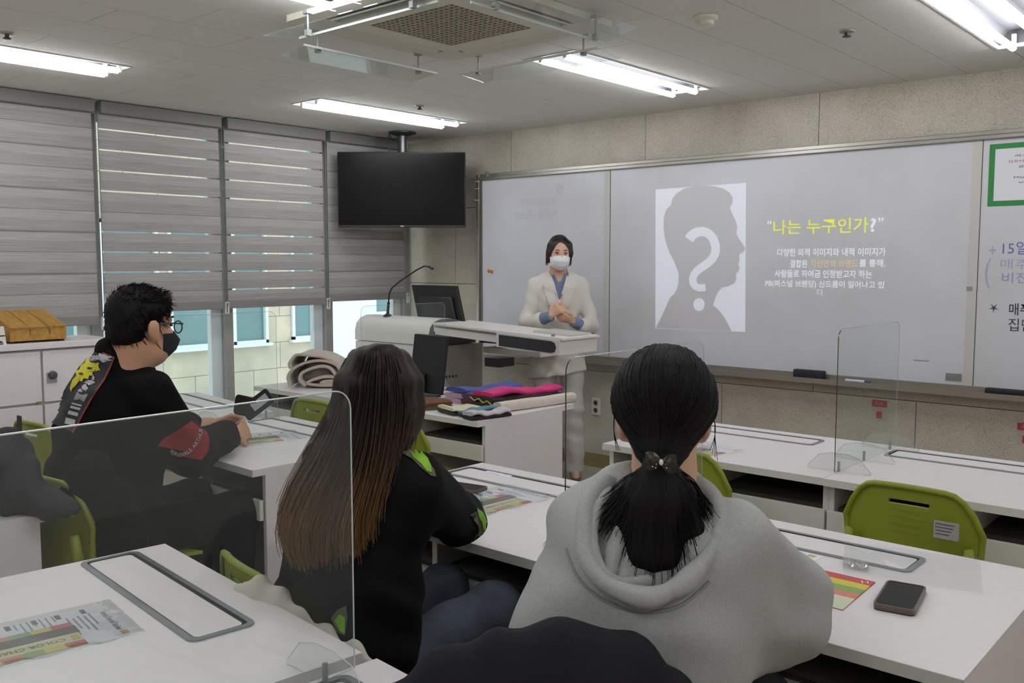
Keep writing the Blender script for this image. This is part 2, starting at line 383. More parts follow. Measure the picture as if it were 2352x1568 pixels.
# ---------------- zebra roller blinds: two tones of fabric bands, thin open slits where the bands part
BL_L = mat('blind_fabric_light', (206, 202, 200), .9, var=(30, .22), stretch=(1, .12, 6), transl=.38)
BL_D = mat('blind_fabric_dark', (192, 188, 186), .9, var=(30, .22), stretch=(1, .12, 6), transl=.32)
BL_H = mat('blind_hem', (152, 149, 147), .9, var=(30, .2), stretch=(1, .12, 6), transl=.12)
CLEARPL = clear('clear_weight', (245, 246, 245), .22, .12)
def blind(y0, y1, zb, slits, lb, x=-5.72):
    t = thing('roller_blind', lb, 'blind', (x, (y0+y1)/2, 0), group='grey zebra roller blinds over the windows')
    h_ = (y1-y0)/2
    obj('head_rail', box(-.035, .05, -h_, h_, 2.385, ZC-.003, .006), mat('blind_headrail', (120, 118, 116), .5), t)
    edges = [2.415]; z = 2.2905
    while z > zb+.09: edges.append(z); z -= .1262
    edges.append(zb+.052)
    for i, (a, b) in enumerate(zip(edges, edges[1:])):
        gap = .009 if i+1 in slits else .0
        mid = b+(a-b)*.50
        off = .0015*(1 if i % 2 else -1)
        obj('fabric_band', box(-.0008+off, .0008+off, -h_, h_, mid, a-.0006), BL_L, t)
        obj('fabric_band', box(.0005+off, .0021+off, -h_, h_, b+gap, mid+.006), BL_D, t)
        if not gap: obj('fabric_overlap', box(.002+off, .0035+off, -h_, h_, b-.004, b+.004), BL_H, t)
    obj('bottom_bar', box(-.006, .008, -h_, h_, zb, zb+.055, .003), BL_H, t)
    zc = zb+.02
    obj('bead_chain', join(*[tube([(.02, h_+.022+s, 2.40), (.02, h_+.022+s, 1.75), (.02, h_+.022+s*.8, zc)], .0026, 5) for s in (-.008, .008)]), mat('bead_chain_grey', (110, 110, 112), .4), t)
    obj('chain_weight', join(ring(rrect(-.014, .014, -.055, .03, .008, 3), rrect(-.008, .008, -.047, .022, .004, 3), -.005, .005)), mat('clear_weight_rim', (214, 217, 213), .2, spec=.8), t, loc=(.02, h_+.022, zc), rot=(PI/2, 0, PI/2))
    return t
blind(1.80, 2.622, 1.085, (), 'closed grey zebra blind above the wooden box and white cabinet')
blind(2.663, 3.490, 1.150, (1, 2, 3, 4, 6, 7, 8), 'slitted grey zebra blind behind the seated man')
blind(3.534, 4.363, 1.152, (1, 2, 3, 4, 6, 7, 8, 9), 'slitted grey zebra blind over the rolled beige coat')
blind(4.408, 5.185, 1.172, (), 'closed grey zebra blind in the corner behind the television')
blind(.94, 1.76, 1.085, (), 'closed grey zebra blind at the rear end of the window wall')

# ---------------- the building across the alley
STONE = mat('cream_facade_stone', (206, 196, 172), .8, var=(2.2, .16, (176, 170, 154)), bump=(20, .1))
TEAL = mat('teal_window_glass', (104, 140, 142), .15, var=(1.3, .12))
FB = thing('neighbouring_building', 'cream stone building with teal windows seen below the blinds', 'building', (-9, 5.5, -.6))
obj('core_wall', box(-3, -.03, -5, 6, -2.5, 6), mat('facade_joint', (176, 168, 148), .9), FB)
WINS = [(3.15, 4.75, .565, 1.9), (4.86, 6.05, .565, 1.9), (6.38, 6.715, .575, 1.9)]
def in_win(y0, y1, z0, z1): return [w_ for w_ in WINS if y0 < w_[1] and y1 > w_[0] and z0 < w_[3] and z1 > w_[2]]
z = -1.2445; r_ = 0
while z < 3.4:
    y = 1.9 - (.0 if r_ % 2 else .36)
    while y < 6.95:
        rs = [(y, min(y+.72, 6.95), z, z+.3005)]
        for w_ in WINS: rs = cut(rs, w_)
        for a, b, c, d in rs:
            if b-a > .03 and d-c > .03: obj('stone_panel', box(-.03, 0, a+.003-5.5, b-.003-5.5, c+.0025+.6, d-.0025+.6), STONE, FB)
        y += .72
    z += .3005; r_ += 1
for a, b, c, d in WINS:
    wn = obj('window', join(box(-.02, .03, a-5.5, b-5.5, c+.6, c+.635), box(-.02, .03, a-5.5, b-5.5, d+.565, d+.6), box(-.02, .03, a-5.5, a+.035-5.5, c+.6, d+.6), box(-.02, .03, b-.035-5.5, b-5.5, c+.6, d+.6),
        *([box(-.02, .03, a+(b-a)*.62-5.5, a+(b-a)*.62+.04-5.5, c+.6, d+.6)] if b-a > .5 else [])), WHITEF, FB)
    obj('pane', box(-.03, -.02, a-5.5, b-5.5, c+.6, d+.6), TEAL, wn)
    obj('sill', box(-.02, .07, a-.03-5.5, b+.03-5.5, c+.6-.03, c+.6), WHITEF, wn)
obj('white_wing', join(box(-.03, .02, 1.46, 2.16, -1.8, 4.2), box(-.03, .02, 2.47, 5, -1.8, 4.2), box(-.03, .02, 2.16, 2.47, -1.8, 1.45), box(-.03, .02, 2.16, 2.47, 2.4, 4.2)), mat('white_render', (224, 232, 232), .8), FB)
obj('pane', box(-.03, -.02, 2.16, 2.47, 1.45, 2.4), TEAL, FB)
struct('ground_outside', box(-14, XL-.15, -8, 14, -2.6, -2.5), mat('alley_concrete', (150, 150, 145), .9))
# ================================================================ WHITEBOARD AND WHAT IS ON IT
BOARD = mat('whiteboard_enamel', (220, 221, 230), .30, var=(2.2, .05, (212, 212, 216)))
YBD = YF-.052                       # face of the board
bd = thing('whiteboard', 'wide sliding whiteboard in an aluminium frame on the granite wall', 'whiteboard', (0, 0, 0))
BX0, BX1, BZ0, BZ1 = -4.924, 1.1, .815, 2.108
for a, b in ((BX0, -3.762), (-3.714, -1.399), (-1.352, BX1)):
    obj('board_panel', box(a, b, YBD, YBD+.012, BZ0, BZ1), BOARD, bd)
DIV = mat('grey_divider_strip', (206, 204, 199), .5)
for a, b in ((-3.762, -3.716), (-1.399, -1.354)):
    d_ = obj('divider_strip', box(a, b, YBD-.004, YBD+.01, BZ0, BZ1), DIV, bd)
    obj('divider_groove', box(b-.001, b+.003, YBD-.002, YBD+.01, BZ0, BZ1), mat('groove_dark', (70, 68, 66), .7), d_)
obj('top_rail', join(box(BX0-.05, BX1+.05, YBD-.012, YF-.001, BZ1+.022, BZ1+.046, .003), box(BX0-.05, BX1+.05, YBD-.022, YF-.001, BZ1, BZ1+.022, .003)), ALU, bd)
obj('bottom_rail', join(box(BX0-.05, BX1+.05, YBD-.012, YF-.001, BZ0-.03, BZ0), box(BX0-.05, BX1+.05, YBD-.07, YF-.001, BZ0-.052, BZ0-.03, .003), box(BX0-.05, BX1+.05, YBD-.075, YBD-.068, BZ0-.052, BZ0-.022)), mat('tray_aluminium', (160, 152, 142), .4, .6), bd)
obj('stile', box(BX0-.055, BX0-.022, YBD-.02, YF-.001, BZ0-.03, BZ1+.046, .003), ALU, bd)
obj('stile', box(BX0-.022, BX0, YBD-.008, YF-.001, BZ0-.03, BZ1, .002), mat('stile_inner', (120, 116, 108), .4, .5), bd)
for z in (1.955, 2.045, 2.10): obj('clip', box(BX0-.06, BX0-.02, YBD-.024, YBD-.01, z-.004, z+.004), mat('clip_light', (215, 210, 200), .3), bd)
obj('wall_clip', box(BX0+.05, BX0+.07, YBD-.026, YBD, BZ1+.01, BZ1+.06), ALU, bd)

BXv = (1, 0, 0); BZv = (0, 0, 1)
def bp(px, py): p = hit(px, py, 1, YBD); return p[0], p[2]
sl = thing('projected_slide', 'projected slide with head silhouette, question mark and Korean text', 'slide', (-2.6, YBD-.001, 1.5))
def slobj(name, g, m): o = obj(name, mv(g, 2.6, -(YBD-.001), -1.5), m, sl); return o
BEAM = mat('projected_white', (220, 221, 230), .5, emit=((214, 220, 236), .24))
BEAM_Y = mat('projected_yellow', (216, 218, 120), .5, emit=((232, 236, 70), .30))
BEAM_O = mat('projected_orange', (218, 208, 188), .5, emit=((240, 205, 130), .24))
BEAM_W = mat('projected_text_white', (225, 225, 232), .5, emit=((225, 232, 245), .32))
SHAD = mat('projected_silhouette', (218, 217, 222), .5)
cr = lambda pts: [bp(1480+a/4.055, 400+b/4.055) for a, b in pts]
def flat(pts, y): # polygon on the board, facing the room
    return [(x, y, z) for x, z in pts], [tuple(range(len(pts)))]
slobj('picture', flat(cr([(103, 1438), (940, 1468), (948, 80), (105, 142)]), YBD-.0012), BEAM)
sil = [(106,1432),(150,1350),(200,1240),(240,1150),(280,1115),(305,1070),(320,1000),(323,930),(300,860),(270,790),(235,730),(210,660),(190,580),(180,490),(183,400),(205,330),(250,285),(262,230),(300,180),(370,135),(450,117),(560,108),(650,112),(740,135),(800,175),(825,220),(822,270),(798,312),(820,370),(850,430),(868,490),(858,545),(880,600),(915,645),(943,690),(925,725),(890,740),(882,765),(890,800),(875,840),(888,865),(880,900),(855,930),(858,980),(840,1015),(790,1040),(720,1058),(680,1110),(655,1170),(640,1220),(690,1260),(740,1320),(780,1390),(814,1461)]
slobj('silhouette', flat(cr(sil[::-1]), YBD-.0024), SHAD)
qc = np.array([(417,607),(440,575),(470,552),(503,538),(540,533),(580,542),(615,565),(645,605),(663,655),(668,700),(658,750),(630,795),(590,830),(540,865),(495,898),(466,935),(453,975),(458,1015),(480,1045),(515,1060),(572,1053)], float)
wd_ = np.linspace(46, 34, len(qc)); wd_[-6:] = np.linspace(36, 33, 6)
tg = np.gradient(qc, axis=0); nm = np.stack([-tg[:, 1], tg[:, 0]], 1); nm /= np.linalg.norm(nm, axis=1, keepdims=True)
la = cr((qc+nm*wd_[:, None]).tolist()); lb_ = cr((qc-nm*wd_[:, None]).tolist()); n = len(la)
slobj('question_mark', ([(x, YBD-.0036, z) for x, z in la+lb_], [(i, i+1, n+i+1, n+i) for i in range(n-1)]), BEAM)
slobj('question_dot', flat(cr([(512+53*math.cos(t), 1213-60*math.sin(t)) for t in np.linspace(0, 2*PI, 24, endpoint=False)]), YBD-.0036), BEAM)
def sltext(s, x0, x1, z, hgt, m, bold=.0):
    o = text('text_line', s, m, None, (x0, YBD-.0014, z), BXv, BZv, width=x1-x0, height=hgt, bold=bold)
    o.parent = sl; o.location = (2.6, -(YBD-.001), -1.5); return o
Z1 = 1.640
sltext('“', -2.548, -2.520, 1.705, .022, BEAM_W, .02)
sltext('나는 누구인가', -2.508, -1.932, Z1, .088, BEAM_Y, .012)
sltext('?', -1.924, -1.890, Z1+.004, .078, BEAM_W, .02); sltext('”', -1.880, -1.850, Z1+.058, .026, BEAM_W, .02)
sltext('다양한 외적 이미지와 내적 이미지가', -2.478, -1.832, 1.508, .048, BEAM_W, .016)
sltext('결합된', -2.395, -2.29, 1.442, .046, BEAM_W, .016)
sltext('자신만의 브랜드', -2.268, -1.985, 1.444, .044, BEAM_O, .014)
sltext('를 통해,', -1.978, -1.832, 1.444, .046, BEAM_W, .016)
sltext('사람들로 하여금 인정받고자 하는', -2.492, -1.905, 1.382, .046, BEAM_W, .014)
sltext('PB(퍼스널 브랜딩) 신드롬이 일어나고 있', -2.552, -1.832, 1.318, .048, BEAM_W, .014)
sltext('다.', -2.222, -2.178, 1.276, .04, BEAM_W, .004)
# faint printed name of the centre on the left panel (part of the board)
FAINT = mat('faint_grey_print', (202, 202, 212), .5)
BLUEM = mat('blue_marker', (112, 116, 186), .6); BLACKM = mat('black_marker', (70, 64, 84), .6)
def bt(s, x0, x1, z, hgt, m, bold=0.):
    return text('marking', s, m, bd, (x0, YBD-.0012, z), BXv, BZv, width=x1-x0, height=hgt, bold=bold)
bt('수원시글로벌', -4.54, -4.19, 1.888, .062, FAINT, .01); bt('청소년드림센터', -4.60, -4.19, 1.792, .064, FAINT, .01)
obj('marking', ([(-4.16+.03*math.cos(t)*(1+.3*math.cos(2*t)), YBD-.0012, 2.0+.04*math.sin(t)) for t in np.linspace(0, 2*PI, 14, endpoint=False)], [tuple(range(13, -1, -1))]), FAINT, bd)
bt('+', -1.302, -1.268, 1.513, .045, mat('faded_marker', (176, 178, 208), .6)); bt('15일 부', -1.238, -1.03, 1.512, .068, BLUEM)
bt('(', -1.318, -1.290, 1.335, .16, mat('faded_marker', (176, 178, 208), .6)); bt('매주 금', -1.245, -1.02, 1.438, .052, mat('faded_marker', (176, 178, 208), .6)); bt('비전클', -1.235, -1.04, 1.365, .056, mat('faded_marker2', (158, 162, 204), .6))
obj('marking', flat([(-1.268+(.026 if i % 2 else .006)*math.cos(i*PI/5+.3), 1.235+(.026 if i % 2 else .006)*math.sin(i*PI/5+.3)) for i in range(10)], YBD-.0012), BLACKM, bd); bt('매주 -', -1.195, -1.06, 1.200, .062, BLACKM, .01); bt('집단상', -1.195, -1.02, 1.118, .066, BLACKM)
obj('smear', box(-1.66, -1.58, YBD-.0008, YBD, .93, .936), mat('board_smear', (150, 150, 156), .5), bd)
obj('tape_piece', box(-1.49, -1.41, YBD-.006, YBD, .835, .875), CLEARPL, bd)
obj('tape_piece', box(-1.402, -1.374, YBD-.0075, YBD-.004, 1.325, 1.345), GREYPL, bd)
# magnets
ORANGE = mat('orange_magnet', (226, 112, 40), .4)
for px, py, lb in ((1123, 622, 'small round orange magnet on the board nearer the frame'), (1130, 623.5, 'small round orange magnet on the board touching its twin')):
    x, z = bp(px, py); obj('magnet', lathe([(.014, 0), (.014, .004), (.011, .008), (.004, .009)], 14), ORANGE, None, (x, YBD, z), (PI/2, 0, 0), True, lb, 'magnet', 'orange magnets on the whiteboard')
# poster with green border
po = thing('notice_poster', 'white multilingual notice with a green border taped to the board', 'poster', (-1.32, YBD, 1.92))
obj('border', box(0, .62, -.002, 0, -.157, .162), mat('poster_green', (52, 140, 72), .55), po)
obj('paper', box(.028, .592, -.0028, -.001, -.130, .135), mat('poster_paper', (232, 232, 240), .5), po)
RED = mat('red_print', (170, 70, 70), .6)
for i, (s, x, m_) in enumerate((('여기 컴퓨터는 한국어', .12, INK), ('컴퓨터에 중국어, 베트남어', .09, RED), ('此室内电脑是韩国语版', .14, INK), ('那么有中国语输入', .17, INK), ('Máy vi tính này chỉ dùng', .12, INK), ('Vì vậy xin đừng cài', .14, INK), ('bằng tiếng nước khác', .17, INK))):
    text('print_line', s, m_, po, (x, -.0032, .088-.0275*i), BXv, BZv, height=.014, width=.3)
# erasers on the tray
er = thing('board_eraser', 'black whiteboard eraser standing on the tray below the slide', 'eraser', (-2.24, YBD-.04, BZ0-.03))
obj('body', box(-.092, .092, -.024, .024, .0, .052, .006), mat('eraser_blue_black', (28, 32, 42), .6), er, smooth=True); obj('felt', box(-.088, .088, .02, .034, .003, .048, .003), BLACKPL, er)
er = thing('board_eraser', 'long flat black eraser on the tray under the handwriting', 'eraser', (-1.14, YBD-.04, BZ0-.03))
obj('body', box(-.14, .14, -.022, .022, 0, .034, .008), mat('eraser_black', (26, 20, 28), .6), er, smooth=True); obj('felt', box(-.13, .13, .015, .03, .003, .03, .003), BLACKPL, er)
mk = thing('board_marker', 'pale marker pen lying on the tray beside the acrylic partition', 'marker', (-2.02, YBD-.045, BZ0-.02))
obj('barrel', cyl((0, 0, 0), (.11, 0, 0), .008, n=10), PAPER, mk, smooth=True); obj('cap', cyl((.11, 0, 0), (.14, 0, 0), .009, n=10), mat('marker_cap_blue', (60, 70, 120), .4), mk)
# wall outlet, small red stickers
ol = thing('wall_outlet', 'white double wall outlet on the granite wall behind the presenter', 'outlet', (-3.857, YF, .441))
obj('cover_plate', box(-.037, .037, -.009, 0, -.062, .062, .004), mat('outlet_white', (222, 216, 206), .4), ol)
for z in (.027, -.027):
    s_ = obj('socket', lathe([(.021, 0), (.021, .003), (.018, .0035), (.017, -.004)], 18), mat('outlet_socket', (196, 188, 178), .5), ol, (0, -.009, z), (PI/2, 0, 0), True)
    obj('contact', join(*[cyl((sx*.0095, 0, 0), (sx*.0095, 0, .0042), .0022, n=8) for sx in (-1, 1)]), DARKGAP, s_)
REDS = mat('red_sticker', (186, 60, 84), .6)
for x, z, lb in ((-1.856, .625, 'small red and white notice sticker seen through the acrylic partition'), (-1.10, .578, 'small red and white notice sticker further along the granite wall')):
    st_ = thing('notice_sticker', lb, 'sticker', (x, YF, z), group='red stickers on the wall')
    obj('sheet', box(-.042, .042, -.0012, 0, -.058, .058), mat('sticker_white', (190, 176, 170), .6), st_)
    obj('header', box(-.042, .042, -.0022, 0, .02, .058), REDS, st_); obj('hand_icon', prism(rrect(-.016, .016, -.048, -.006, .008, 3), -.0022, 0, 'y'), REDS, st_)
    text('lettering', '주의', mat('sticker_white', (190, 176, 170), .6), st_, (-.026, -.0026, .027), BXv, BZv, height=.024)

# ================================================================ TELEVISION ON ITS CEILING POLE
tp = at(923, 436, 6.98); tv = thing('television', 'black flat television hanging from a ceiling pole in the corner', 'television', tuple(tp), YAW+.03)
W2, H2 = .483, .283
obj('cabinet', box(-W2, W2, -.012, .04, -H2, H2, .006), BLACKPL, tv, smooth=True)
obj('screen', box(-W2+.008, W2-.008, -.0145, -.011, -H2+.018, H2-.008), BLACKGL, tv)
obj('bottom_bezel', box(-W2+.004, W2-.004, -.016, -.011, -H2+.002, -H2+.016), mat('bezel_brown', (46, 34, 34), .3), tv)
obj('logo_plate', box(-.012, .014, -.018, -.015, -H2+.006, -H2+.013), mat('logo_light', (200, 200, 205), .3), tv)
zt = ZC-tp[2]
obj('pole', join(cyl((-.0, .09, -.05), (0, .09, zt-.01), .033, n=20), box(-.16, .16, .04, .075, -.2, .2)), mat('pole_grey', (92, 90, 92), .35, .7), tv, smooth=True)
obj('ceiling_flange', xf(lathe([(.105, -.001), (.105, -.012), (.04, -.03)], 26), Matrix.Translation((0, .09, zt))), mat('flange_dark', (44, 46, 46), .5), tv, smooth=True)
obj('cable', tube([(-.02, .085, zt-.03), (-.07, .09, zt-.06), (-.10, .1, zt-.02), (-.115, .11, zt-.06), (-.10, .1, H2-.02)], .004, 6), BLACKPL, tv)
cs = thing('corner_speaker', 'black rounded speaker in the ceiling corner behind the television', 'speaker', (-5.45, 5.12, 2.26))
obj('shell', lathe([(.02, -.09), (.15, -.07), (.175, -.01), (.15, .045), (.06, .075), (.01, .08)], 20), BLACKPL, cs, smooth=True)
obj('bracket', box(.0, .05, .12, .215, -.03, .03), GREYPL, cs)

# ================================================================ LECTERN
PODM = mat('lectern_white_shell', (228, 223, 219), .35); PODG = mat('lectern_shaded_side', (150, 145, 142), .5); PODD = mat('lectern_dark_grey', (86, 84, 88), .4)  # grey of the side panel is the shadow on it, painted in
pd = thing('lectern', 'white electronic lectern with curved shell and sliding side console', 'lectern', (-4.68, 4.15, 0))
# curved shell: section in y-z extruded along x
sec = [(.0, .93), (0, 1.0), (.015, 1.05), (.05, 1.085), (.11, 1.102), (.2, 1.10), (.36, 1.06), (.40, 1.02), (.40, .93)]
obj('shell', prism(sec, -.42, .33, 'x'), PODM, pd, smooth=30)
obj('end_cap', prism([(a*.98+.002, .93+(b-.93)*.985) for a, b in sec], .33, .38, 'x'), PODD, pd, smooth=30)
obj('cabinet', box(-.42, .42, .012, .40, .03, .925), PODM, pd)
obj('side_panel', box(.42, .436, .006, .40, .02, .93), PODG, pd)
obj('front_panel', box(-.415, .415, .0, .014, .05, .92), PODM, pd)
obj('speaker_button', lathe([(.022, 0), (.022, .004), (.016, .006)], 16), mat('button_grey', (140, 138, 140), .4), pd, (.17, 0, .80), (PI/2, 0, 0), True)
obj('plinth', box(-.40, .42, .03, .39, 0, .03), PODD, pd)
# console arm: sloping slab to the right with a dark hand rest
def slope(x, t=0.): return 1.083-(x-.36)*.043-t
def arm(x0, x1, y0, y1, top, bot, bev=0):
    v = [(x0,y0,slope(x0,bot)),(x1,y0,slope(x1,bot)),(x1,y1,slope(x1,bot)),(x0,y1,slope(x0,bot)),(x0,y0,slope(x0,top)),(x1,y0,slope(x1,top)),(x1,y1,slope(x1,top)),(x0,y1,slope(x0,top))]
    return v, [(3,2,1,0),(4,5,6,7),(0,1,5,4),(1,2,6,5),(2,3,7,6),(3,0,4,7)]
con = obj('console', join(arm(.36, 1.44, 0, .36, 0, .012), arm(.37, .96, .01, .35, .012, .075), arm(.93, 1.42, -.004, .36, .010, .098)), PODM, pd)
pad = [(.955, .022), (1.36, .022), (1.385, .030), (1.395, .055), (1.385, .082), (1.36, .090), (.955, .090)]
obj('hand_rest', prism([(a, slope(a, b)) for a, b in pad], -.010, .0, 'y'), mat('hand_rest_dark', (48, 46, 52), .5), pd)
obj('console_groove', arm(.39, .93, -.001, .012, .020, .026), PODD, pd)
obj('console_knob', lathe([(.012, 0), (.012, .012), (.004, .014)], 12), SILVER, pd, (1.33, .05, slope(1.33)))
obj('book_rest', arm(1.12, 1.40, .12, .33, -.012, 0), mat('console_tray', (196, 196, 196), .4), pd)
obj('keyboard_drawer', box(.42, .93, .42, .62, .86, .90, .004), PODM, pd)
obj('drawer_slide', box(.42, .62, .40, .60, .93, .965), PODD, pd); obj('drawer_box', box(.42, .55, .44, .6, .765, .825), PODD, pd)
for i in range(4): obj('connector', box(.436, .439, .05+.03*i, .06+.03*i, .72, .735), DARKGAP, pd)
gm = thing('gooseneck_microphone', 'black gooseneck microphone rising from the lectern', 'microphone', (-4.865, 4.25, 1.098))
obj('base', lathe([(.03, 0), (.03, .008), (.012, .02)], 14), BLACKPL, gm, smooth=True)
pts = [(0, 0, .015), (.012, 0, .10)] ; neck = [(.012, 0, .10), (.02, 0, .16), (.05, .0, .20), (.14, .0, .250), (.28, .02, .325), (.355, .02, .350), (.40, .02, .345)]
obj('stem', tube(pts, [.0105, .009], 10), BLACKPL, gm, smooth=True); obj('neck', tube(neck, .0052, 8), BLACKPL, gm, smooth=True)
obj('head', tube([(.395, .02, .347), (.415, .02, .341), (.435, .02, .333)], [.0075, .011, .0085], 10), BLACKPL, gm, smooth=True)
lm = thing('lectern_monitor', 'black monitor leaning back on the lectern top', 'monitor', (-4.475, 4.40, 1.03), .0)
mm = Matrix.Rotation(-.30, 4, 'Y')
tilt = Matrix.Translation((0, 0, .0)) @ Matrix.Rotation(.28, 4, 'Z') @ Matrix(((1, 0, .30, 0), (0, 1, .18, 0), (0, 0, 1, 0), (0, 0, 0, 1)))
tilt = Matrix(((1, 0, -.40, 0), (0, 1, .12, 0), (0, 0, 1, 0), (0, 0, 0, 1)))
obj('panel', xf(box(-.22, .22, -.01, .015, .045, .285, .004), tilt), BLACKPL, lm)
obj('rear_housing', xf(box(-.15, .17, -.035, -.01, .06, .21, .012), tilt), mat('monitor_back', (34, 34, 38), .5), lm, smooth=True)
obj('screen', xf(box(-.21, .21, .0145, .017, .055, .275), tilt), BLACKGL, lm)
obj('stand', join(box(-.1, .12, -.08, .10, .03, .045), xf(box(-.03, .03, -.03, -.01, .03, .12), tilt)), BLACKPL, lm)

# ================================================================ CABINET BY THE WINDOW, WOODEN BOX
CABX = -5.30
cb = thing('low_cabinet', 'low white cabinet with square doors under the window blind', 'cabinet', (CABX-.2, 1.72, 0))
obj('carcass', box(-.19, .18, -.80, .78, .02, .99), mat('cabinet_side', (196, 192, 190), .5), cb)
obj('top', box(-.20, .215, -.82, .80, .995, 1.03, .003), WHITE, cb)
for i in range(4):
    y = -.80+.395*i
    for z0, z1 in ((.04, .683), (.697, .982)):
        d_ = obj('door', box(.18, .20, y+.005, y+.387, z0, z1, .002, 1), WHITE, cb)
        if z0 > .5:
            p_ = obj('lock_plate', box(.199, .203, y+.02, y+.075, .80, .86), GREYPL, d_); obj('lock_knob', xf(lathe([(.024, 0), (.022, .012), (.016, .014)], 16), Matrix.Translation((.203, y+.052, .845)) @ Matrix.Rotation(PI/2, 4, 'Y')), mat('lock_dark', (86, 86, 94), .35, .5), d_, smooth=True)
            obj('hinge', box(.198, .206, y+.355, y+.385, .694, .704), mat('hinge_brass', (150, 140, 90), .4, .5), d_)
WOOD = mat('honey_wood', (190, 142, 62), .5, var=(3.2, .30), stretch=(1, 12, 12))
wb = thing('wooden_box', 'honey coloured wooden box with sloping lid on the low cabinet', 'box', (-5.33, 2.09, 1.03))
obj('body', prism([(.0, .012), (.0, .088), (-.30, .165), (-.30, .012)], -.135, .165, 'y'), WOOD, wb)
bx = wb.children[0]; 
for i in range(3): obj('lid_board', ([(.006, -.135+.1*i+.002, .089), (.006, -.035+.1*i-.002, .089), (-.30, -.035+.1*i-.002, .170), (-.30, -.135+.1*i+.002, .170), (.006, -.135+.1*i+.002, .083), (.006, -.035+.1*i-.002, .083), (-.30, -.035+.1*i-.002, .162), (-.30, -.135+.1*i+.002, .162)], [(0,1,2,3),(7,6,5,4),(0,4,5,1),(1,5,6,2),(2,6,7,3),(3,7,4,0)]), WOOD, wb)
for y in (-.03, .075): obj('drawer_gap', box(-.001, .0012, y-.002, y+.002, .04, .078), mat('wood_dark', (96, 66, 24), .6), wb)
for y in (-.12, .145): obj('foot', box(-.29, -.01, y-.012, y+.012, 0, .013), mat('foot_dark', (40, 32, 20), .7), wb)
wh = thing('white_holder', 'white plastic desk holder with arched cutout beside the wooden box', 'holder', (-5.32, 1.875, 1.03))
arch = [(-.10, 0), (-.10, .10), (.045, .10), (.05, .06), (.055, 0), (.042, 0), (.038, .016), (.025, .022), (.012, .016), (.008, 0)]
obj('front_plate', prism(arch, 0, .006, 'x'), mat('holder_white', (226, 222, 214), .4), wh); obj('back_plate', prism([(-.1, 0), (-.1, .13), (.05, .13), (.05, 0)], -.10, -.094, 'x'), mat('holder_white', (226, 222, 214), .4), wh)
obj('shelf', box(-.1, .006, -.1, .05, .045, .051), mat('holder_white', (226, 222, 214), .4), wh); obj('copper_tip', box(.0, .008, -.005, .004, .05, .068), mat('copper', (190, 120, 70), .4), wh)
# ================================================================ DESKS
DZ = .72
DKIN = mat('desk_inside_shaded', (84, 80, 78), .8)  # shelf and tray colour darkened to paint the shade inside the desk
def make_desk():
    t = thing('computer_desk', 'x', 'desk', group='white computer desks in rows')
    w_, d_ = .472, .375
    obj('tabletop', box(-w_, w_, -d_, d_, DZ-.026, DZ), WHITE, t)
    obj('edge_band', join(box(-w_-.001, w_+.001, -d_-.0012, -d_, DZ-.026, DZ-.0005)), WEDGE, t)
    for s in (-1, 1): obj('side_panel', box(min(s*(w_-.02), s*w_), max(s*(w_-.02), s*w_), -d_+.052, d_-.10, 0, DZ-.026), WHITE, t)
    obj('centre_panel', box(-.010, .010, -d_+.046, d_-.12, 0, DZ-.026), WHITE, t)
    obj('modesty_panel', box(-w_+.02, w_-.02, d_-.125, d_-.107, .06, DZ-.026), WHITE, t)
    obj('shelf', box(-w_+.02, w_-.02, -d_+.09, d_-.125, .588, .602), DKIN, t)
    for s in (-1, 1):
        o = obj('tray', box(min(s*.012, s*(w_-.024)), max(s*.012, s*(w_-.024)), -d_+.045, -d_+.25, .545, .585), DKIN, t)
        obj('tray_front', box(min(s*.0015, s*(w_-.004)), max(s*.0015, s*(w_-.004)), -d_+.028, -d_+.044, .524, .600, .0015, 1), WEDGE, o)
    lx0, lx1, ly0, ly1 = -w_+.018, -w_+.018+.662, d_-.226, d_-.082
    obj('recess', prism(rrect(lx0+.004, lx1-.004, ly0+.004, ly1-.004, .018, 4), DZ, DZ+.0012), DARKGAP, t)
    obj('lid_frame', ring(rrect(lx0, lx1, ly0, ly1, .022, 5), rrect(lx0+.013, lx1-.013, ly0+.013, ly1-.013, .012, 5), DZ-.001, DZ+.004), SILVER, t)
    obj('lid', prism(rrect(lx0+.022, lx1-.017, ly0+.017, ly1-.023, .012, 5), DZ+.0005, DZ+.0028), WHITE, t)
    return t
desks = [  # x, y, rot, xscale, label
    (-1.735, 3.475, 0, 'white computer desk near the board with a green chair half hidden by the ponytail girl'),
    (-.788, 3.470, 0, 'white computer desk near the board behind the green chair with a sticker'),
    (-1.861, 2.122, 0, 'white computer desk where the girl with long brown hair sits'),
    (-.912, 2.118, 0, 'white computer desk where the girl in the grey hoodie sits'),
    (-1.858, .781, -.105, 'white computer desk behind the long haired girl, holding a plastic document sleeve'),
    (-.872, .690, -.09, 'white computer desk behind the grey hoodie girl, mostly out of view'),
    (-3.328, 2.245, -.035, 'white computer desk where the man in black sits'),
    (-4.455, 2.365, -.12, 'white computer desk by the window, left of the seated man'),
    (-3.425, 3.508, 0, 'white computer desk covered with folded coloured fabrics and a black monitor'),
    (-4.385, 3.535, 0, 'white computer desk carrying a rolled up beige coat'),
    (-3.314, .827, 0, 'white computer desk behind the man with a dark grey jacket on it')]
D0 = make_desk(); DESK = []
for i, (x, y, r_, lb) in enumerate(desks):
    t = D0 if i == 0 else dup(D0); t.location = (x, y, 0); t.rotation_euler = (0, 0, r_); t['label'] = lb; DESK.append(t)

